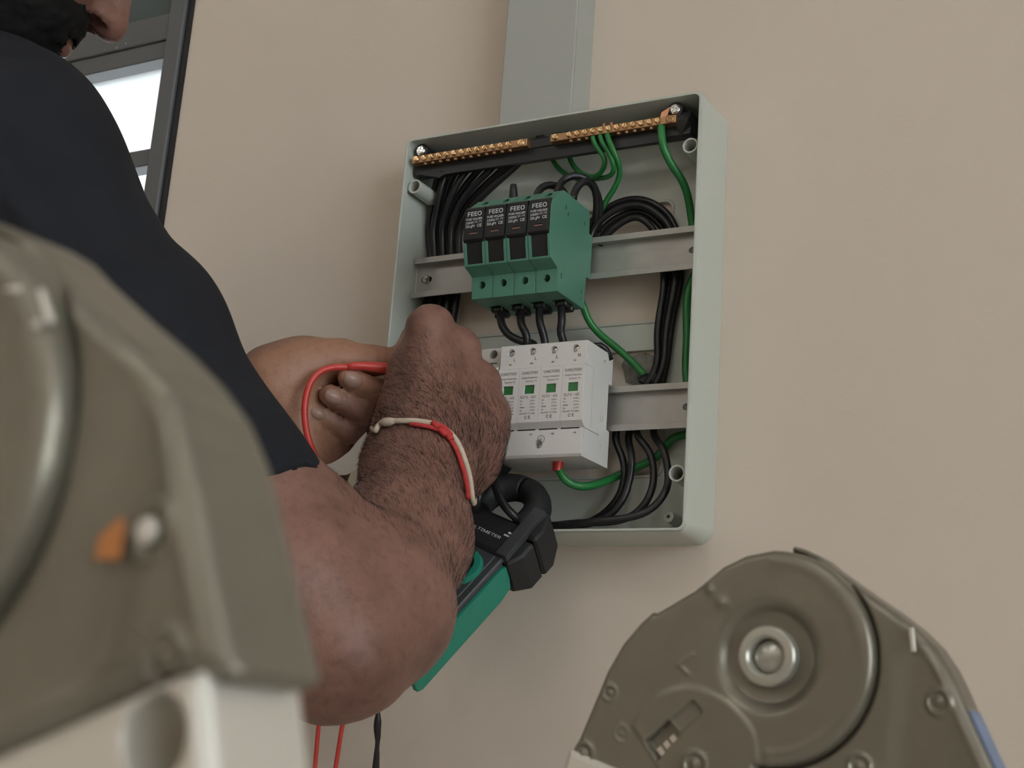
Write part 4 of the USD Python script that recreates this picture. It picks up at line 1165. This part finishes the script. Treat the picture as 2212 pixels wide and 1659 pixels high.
# ---- head: bowed, in profile, only nose, moustache and lips come into the picture
hup = AX[0] * .66 - AX[1] * .66 + AX[2] * .34
hfw = AX[0] * .62 + AX[1] * .70 + AX[2] * .24
hup /= np.linalg.norm(hup); hfw -= hup * (hfw @ hup); hfw /= np.linalg.norm(hfw)
hrt = np.cross(hfw, hup)                                    # his right
HF = np.stack([hrt, hfw, hup], 1)
NOSE = cam(236, 66, .955)
HC = NOSE - HF @ np.array([0.004, .112, -.014])             # middle of the head
hd = lambda r, f, u: HC + HF @ np.array([r, f, u])
NECK = W(-.365, -.345, .070)
head = [('e', hd(0, -.012, .030), (.076, .098, .088), HF), ('e', hd(0, .030, -.030), (.060, .066, .080), HF), ('e', hd(0, .052, -.085), (.030, .030, .024), HF), ('e', hd(0, .075, .020), (.050, .022, .020), HF),
        ('e', hd(.032, .068, -.018), (.020, .018, .018), HF), ('e', hd(-.032, .068, -.018), (.020, .018, .018), HF), C(hd(0, .080, -.045), hd(0, .086, -.045), .020, .014)]
nose = [C(hd(0, .086, .022), hd(0, .107, -.006), .0085, .0105), ('e', hd(0, .109, -.011), (.0125, .0125, .0110), HF), ('e', hd(.0125, .098, -.014), (.0080, .0115, .0090), HF), ('e', hd(-.0125, .098, -.014), (.0080, .0115, .0090), HF)]
nostril = [('-', hd(.0088, .1010, -.0215), (.0062, .0098, .0085), HF, .002), ('-', hd(-.0085, .1000, -.0235), (.0052, .0085, .0080), HF, .002)]
lips = [C(hd(.020, .084, -.036), hd(0, .098, -.034), .0045, .0060), C(hd(-.020, .084, -.036), hd(0, .098, -.034), .0045, .0060), C(hd(.019, .083, -.042), hd(0, .097, -.043), .0045, .0068), C(hd(-.019, .083, -.042), hd(0, .097, -.043), .0045, .0068)]
ears = [('e', hd(s * .078, -.005, -.002), (.010, .018, .031), HF) for s in (-1, 1)]
eyes = [('-', hd(s * .031, .092, .024), (.017, .012, .010), HF, .008) for s in (-1, 1)] + []
balls = [('e', hd(s * .031, .074, .022), (.0125, .0125, .0125), HF) for s in (-1, 1)]
neckb = chain([NECK, HC + HF @ np.array([0, -.035, -.055])], [.058, .056])
# ---- trunk and legs
CH, BELLY, HIP = W(-.445, -.400, -.105), W(-.455, -.445, -.290), W(-.475, -.485, -.480)
fac = np.array([.50, .86, 0]); fac /= np.linalg.norm(fac); sid = np.array([fac[1], -fac[0], 0])    # his right
TF = np.stack([sid, fac, [0, 0, 1.0]], 1)
trunk = [('e', CH, (.165, .105, .175), TF), ('e', BELLY, (.150, .115, .170), TF), ('e', HIP, (.155, .115, .120), TF), C(NECK, CH, .056, .08)]
shoulders = [C(RS, W(-.38, -.375, .005), .050, .054), C(LS, W(-.44, -.36, .000), .050, .055)]
legs = []
for s, dx in ((1, 0.02), (-1, -0.02)):
    hj = HIP + sid * s * .085 + np.array([0, 0, -.04])
    kn = np.array([hj[0] + .05 * s * sid[0] + .02, hj[1] + .03 + .02 * s * sid[1], .50])
    an = np.array([kn[0] - .03, kn[1] - .06, .085])
    legs += chain([hj, kn, an], [.082, .056, .040])
    toe = an + fac * .15 + np.array([0, 0, -.045])
    legs += chain([an + np.array([0, 0, -.03]) - fac * .03, toe], [.042, .032])
FEET = [legs[k] for k in (2, 5)]
LEGB = [legs[k] for k in (0, 1, 3, 4)]

body_groups = [(trunk, .06, .03), (shoulders, .04, .05), (legs, .03, .04), (neckb, .02, .03), (head, .022, .02), (nose, .006, .007), (ears, .004, .006), (lips, .004, .006), (balls, .002, .002),
               (rarm, .025, .04), (fore, .022, .014), (rhand, .009, .016), (rth, .006, .012), (rf[0], .004, .006), (rf[1], .004, .004), (rf[2], .004, .004), (rf[3], .004, .004), (knuckles, .004, .007),
               (larm, .03, .04), (lpalm, .014, .02), (lth, .007, .012), (lf[0], .004, .0035), (lf[1], .004, .0015), (lf[2], .004, .0015), (lf[3], .004, .0015)]
body_groups[4] = (head + eyes, .022, .02)
body_groups[5] = (nose + nostril, .006, .007)
person = thing('person', 'person in a dark navy shirt working at the open distribution box with both hands', 'person', np.array([HIP[0], HIP[1], 0]))
E1 = (UP1 - RS) / np.linalg.norm(UP1 - RS)


def skin_relief(p):
    return (meshkit.noise(p * 95, 3) - .5) * .0011 + (meshkit.noise(p * 45, 5) - .5) * .0016


bv, bf_ = ss_mesh(body_groups, .0026, disp=skin_relief)
bnode = obj('body', (bv, bf_), M['skin'], person, smooth=True)
_pw = np.min([np.linalg.norm(bv - p, axis=1) for p in (cam(600, 815, 1.005), cam(655, 790, 1.010), cam(640, 870, 1.02), cam(650, 930, 1.02), cam(720, 778, 1.018), cam(780, 779, 1.022), cam(840, 781, 1.028))], axis=0)
UsdGeom.PrimvarsAPI(stage.GetPrimAtPath(bnode.path)).CreatePrimvar('palm', Sdf.ValueTypeNames.FloatArray, 'vertex').Set(Vt.FloatArray.FromNumpy(np.clip((.040 - _pw) / .022, 0, 1).astype(np.float32)))

# ---- clothes
cuff_c = cam(521, 1112, .793) + (RE - RS) / np.linalg.norm(RE - RS) * .012
cuff_n = (RE - RS) / np.linalg.norm(RE - RS)
lcu = LS + (LE - LS) * .62
lcn = (LE - LS) / np.linalg.norm(LE - LS)


def folds(p):
    q = (p - RS) @ cuff_n
    r = p - RS - q[:, None] * cuff_n
    ang = np.arctan2(r @ AX[0], r @ AX[1])
    return (meshkit.fbm(np.stack([q * 7, ang * 1.6, p[:, 2] * 5], 1), 3, 4) - .5) * .014 + (meshkit.noise(p * 14, 8) - .5) * .010


def cut_sleeves(p):
    a = (p - cuff_c) @ cuff_n
    far = np.linalg.norm(p - cuff_c, axis=1) > .20
    b = (p - lcu) @ lcn
    farb = np.linalg.norm(p - lcu, axis=1) > .16
    c = -(p[:, 2] - (HIP[2] - .10))
    return np.maximum(np.maximum(np.where(far, -1, a), np.where(farb, -1, b)), c)


grow = lambda bs, d: [(b[0], b[1], b[2], b[3] + d, b[4] + d) if b[0] == 'c' else (b[0], b[1], tuple(np.array(b[2]) + d), *b[3:]) for b in bs]
sleeve = [C(cam(20, 350, .88), cam(285, 745, .83), .0560, .0530), C(cam(285, 745, .83), cam(640, 1290, .772), .0535, .0520)]
cap = [C(cam(-130, 150, .95), cam(10, 350, .88), .068, .056)]
lsl = [C(LS, LE, .060, .054)]
shirt = ss_mesh([(grow(trunk, .014), .07, .03), (grow(shoulders, .010), .04, .05), (cap, .03, .03), (sleeve, .02, .035), (lsl, .02, .04)], .0045, disp=folds, clip=cut_sleeves)
obj('shirt', shirt, M['shirt'], person, smooth=True, label='dark navy short-sleeved shirt')
hem = [p_ for p_ in ()]
tr = ss_mesh([(grow(trunk[2:3], .010), .05, .03), (grow(LEGB, .014), .04, .05)], .010,
             disp=lambda p: (meshkit.noise(p * 12, 2) - .5) * .012, clip=lambda p: np.maximum(p[:, 2] - (HIP[2] + .02), .075 - p[:, 2]))
obj('trousers', tr, M['trousers'], person, smooth=True, label='dark trousers')
for b in FEET:
    sh = ss_mesh([([(b[0], b[1], b[2], b[3] + .008, b[4] + .008)], .02, .02)], .007, clip=lambda p: np.maximum(p[:, 2] - .115, .002 - p[:, 2]))
    obj('shoe', sh, M['shoe'], person, smooth=40, label='black shoe')

# ---- nails of the left hand, seen on the three curled fingertips
def nail(tip, base, r, L, Wd, sidev):
    ax = (tip - base) / np.linalg.norm(tip - base)
    n = EYE - tip; n = n - ax * (n @ ax); n = n + sidev; n = n - ax * (n @ ax); n /= np.linalg.norm(n)
    s = np.cross(n, ax)
    m = MF.sphere(1.0, 28).scale((Wd, L, .0030))
    m = m - MF.cube((4, 4, 4), True).translate((0, 0, -2.0 - .0001))
    c = tip + n * (r - .0012) - ax * L * .25
    v, f = tri(m)
    v = v.copy(); v[:, 2] -= (v[:, 0] / Wd) ** 2 * .0022 + np.maximum(0, v[:, 1] / L) ** 2 * .0010
    return v @ np.stack([s, ax, n], 1).T + c, f


for fg, r, L, Wd in ((lf[0], .0080, .0076, .0062), (lf[1], .0080, .0072, .0057), (lf[2], .0076, .0064, .0052), (lf[3], .0072, .005, .0045)):
    obj('fingernail', nail(fg[-1][2], fg[-1][1], r, L, Wd, AX[0] * .02), M['nail'], person, smooth=40)

# ---- threads round the right wrist, cloth band round the left
_q = (bv - EYE) @ AX.T
_px = np.stack([1106 + FPX * _q[:, 0] / _q[:, 2], 829.5 + FPX * _q[:, 1] / _q[:, 2]], 1)


def surf(px, py, lo, hi, back=False):
    """depth of the skin along a line of sight, between two depths"""
    for r in (9, 16, 30, 60):
        k = (np.hypot(_px[:, 0] - px, _px[:, 1] - py) < r) & (_q[:, 2] > lo) & (_q[:, 2] < hi)
        if k.any():
            return _q[k, 2].max() if back else _q[k, 2].min()
    return (lo + hi) / 2


def ring_points(pix, lift):
    front = [cam(x, y, surf(x, y, .86, 1.0) - lift) for x, y in pix]
    ax = (RW - cam(806, 1318, .785)); ax /= np.linalg.norm(ax)
    rear = []
    for x, y in pix[::-1]:
        rear.append(cam(x + 4, y - 10, surf(x, y, .86, 1.02, True) + lift))
    return front + rear[1:-1] + [front[0]]


ringA = [(812, 930), (822, 915), (845, 910), (885, 909), (925, 913), (955, 923), (981, 945), (1001, 985), (1014, 1030), (1019, 1068)]
ringB = [(814, 938), (824, 922), (848, 917), (886, 916), (922, 921), (950, 931), (974, 952), (993, 990), (1006, 1034), (1012, 1075)]
wb = obj('wrist_thread', tube(ring_points(ringA, .0016), .0019, 10), M['cream'], person, smooth=True, label='cream thread round the right wrist')
obj('red_strand', tube([cam(x, y, surf(x, y, .86, 1.0) - .0010) for x, y in ringB[3:]], .0015, 8), M['redthread'], wb, smooth=True)
kn = [(935, 912), (943, 921), (952, 918), (958, 927), (966, 929), (972, 937), (962, 938), (950, 927)]
obj('knot', [tube([cam(x, y, surf(x, y, .86, 1.0) - .0035) for x, y in kn], .0021, 8), tube([cam(x, y, surf(x, y, .86, 1.0) - .0022) for x, y in ((940, 919), (955, 922), (968, 941), (975, 950))], .0022, 8)], M['redthread'], wb, smooth=True)
obj('end_knot', tube([cam(x, y, surf(x, y, .86, 1.0) - .0030) for x, y in ((822, 914), (832, 912), (842, 911), (852, 909))], [.0018, .0030, .0031, .0018], 10), M['cream'], wb, smooth=True)
cl = []
for w in ((-1, .0), (1, .0)):
    pass
strip = [(706, 1012, 1.000, 9), (722, 1014, .998, 17), (742, 1008, .997, 22), (763, 994, .998, 24), (780, 970, 1.000, 22), (795, 945, 1.004, 14)]
top = [cam(x - .35 * h, y - h * .8, d) for x, y, d, h in strip]
bot = [cam(x + .35 * h, y + h * .8, d) for x, y, d, h in strip]
pa = []
for k in range(len(strip) - 1):
    q = [top[k], top[k + 1], bot[k], bot[k + 1]]
    pa.append(hullp([p + AX[2] * e for p in q for e in (0, .006)]))
obj('wristband', MF.batch_boolean(pa, manifold3d.OpType.Add), M['whitecloth'], person, smooth=50, label='white cloth band at the left wrist')

# ---- moustache and beard
beard = ss_mesh([([('e', hd(0, .038, -.055), (.0640, .064, .062), HF), ('e', hd(0, .062, -.085), (.036, .036, .032), HF), ('e', hd(0, .070, -.040), (.042, .034, .026), HF)], .02, .02),
                 ([C(hd(.030, .074, -.036), hd(.012, .0945, -.0325), .0080, .0060), C(hd(-.030, .074, -.036), hd(-.012, .0945, -.0325), .0080, .0060), C(hd(-.012, .0945, -.0325), hd(.012, .0945, -.0325), .0058, .0058)], .004, .006),
                 ([('-', hd(0, .110, -.0445), (.024, .022, .0062), HF, .003), ('-', hd(.048, .070, .004), (.024, .036, .014), HF, .006), ('-', hd(-.048, .070, .004), (.024, .036, .014), HF, .006)], .004, .004)], .0022,
                disp=lambda p: (meshkit.noise(p * 420, 6) - .5) * .0040 + (meshkit.noise(p * 150, 7) - .5) * .003)
obj('beard', beard, M['hair'], person, smooth=True, label='short black beard and moustache')
obj('lower_lip', ss_mesh([([C(hd(.012, .096, -.0455), hd(0, .1020, -.0465), .0042, .0060), C(hd(-.012, .096, -.0455), hd(0, .1020, -.0465), .0042, .0060)], .004, .004)], .0016), M['lipskin'], person, smooth=True)
hairm = ss_mesh([([('e', hd(0, -.016, .036), (.082, .103, .092), HF)], .02, .02)], .0035, disp=lambda p: (meshkit.noise(p * 300, 9) - .5) * .005, clip=lambda p: np.maximum((p - HC) @ hfw - .040, -((p - HC) @ hup) - .045 + np.maximum(0, (p - HC) @ hfw) * 1.6))
obj('hair', hairm, M['hair'], person, smooth=True, label='short black hair')
for s in (-1, 1):
    obj('eyebrow', tube([hd(s * .014, .0955, .040), hd(s * .030, .096, .045), hd(s * .046, .084, .042)], [.0022, .0034, .0018], 8), M['hair'], person, smooth=True)

# ---- short dark hairs on the right forearm
def hairs(n):
    fn = np.cross(bv[bf_[:, 1]] - bv[bf_[:, 0]], bv[bf_[:, 2]] - bv[bf_[:, 0]])
    ar = np.linalg.norm(fn, axis=1)
    cen = bv[bf_].mean(1)
    a, b = RE, cam(940, 900, .965)
    ab = b - a
    t = ((cen - a) @ ab) / (ab @ ab)
    dd = np.linalg.norm(cen - a - t[:, None] * ab, axis=1)
    facing = ((EYE - cen) * fn).sum(1) > 0
    w = ar * ((t > .15) & (t < 1.15) & (dd < .062) & facing) * (np.clip(.12 + 1.2 * (t - .15), 0, 1.2) - np.clip((t - .93) * 5, 0, .95)) * (.3 + meshkit.noise(cen * 40, 12))
    w = np.maximum(w, 0)
    k = RNG.choice(len(cen), n, p=w / w.sum())
    nn = fn[k] / ar[k][:, None]
    axd = ab / np.linalg.norm(ab)
    base = cen[k] + RNG.normal(0, .0012, (n, 3))
    base -= nn * ((base - cen[k]) * nn).sum(1)[:, None]
    lay = axd + RNG.normal(0, .45, (n, 3)) + np.cross(nn, axd) * .8
    lay -= nn * (lay * nn).sum(1)[:, None]; lay /= np.linalg.norm(lay, axis=1)[:, None]
    L = RNG.uniform(.003, .0065, n)[:, None]
    pts = np.stack([base, base + L * .45 * (lay + nn * .35), base + L * (lay + nn * .22)], 1)
    return pts.reshape(-1, 3)


hp_ = hairs(5200)
hc = UsdGeom.BasisCurves.Define(stage, person.path + '/arm_hair')
hc.CreateTypeAttr('linear'); hc.CreatePointsAttr(Vt.Vec3fArray.FromNumpy((hp_ - person.loc).astype(np.float32)))
hc.CreateCurveVertexCountsAttr(Vt.IntArray.FromNumpy(np.full(len(hp_) // 3, 3, np.int32)))
hc.CreateWidthsAttr(Vt.FloatArray.FromNumpy(np.tile([.00013, .00011, .00005], len(hp_) // 3).astype(np.float32)))
hc.SetWidthsInterpolation('vertex')
UsdShade.MaterialBindingAPI.Apply(hc.GetPrim()).Bind(M['hair'])
tag(hc.GetPrim(), 'fine dark hairs on the right forearm', kind='stuff')
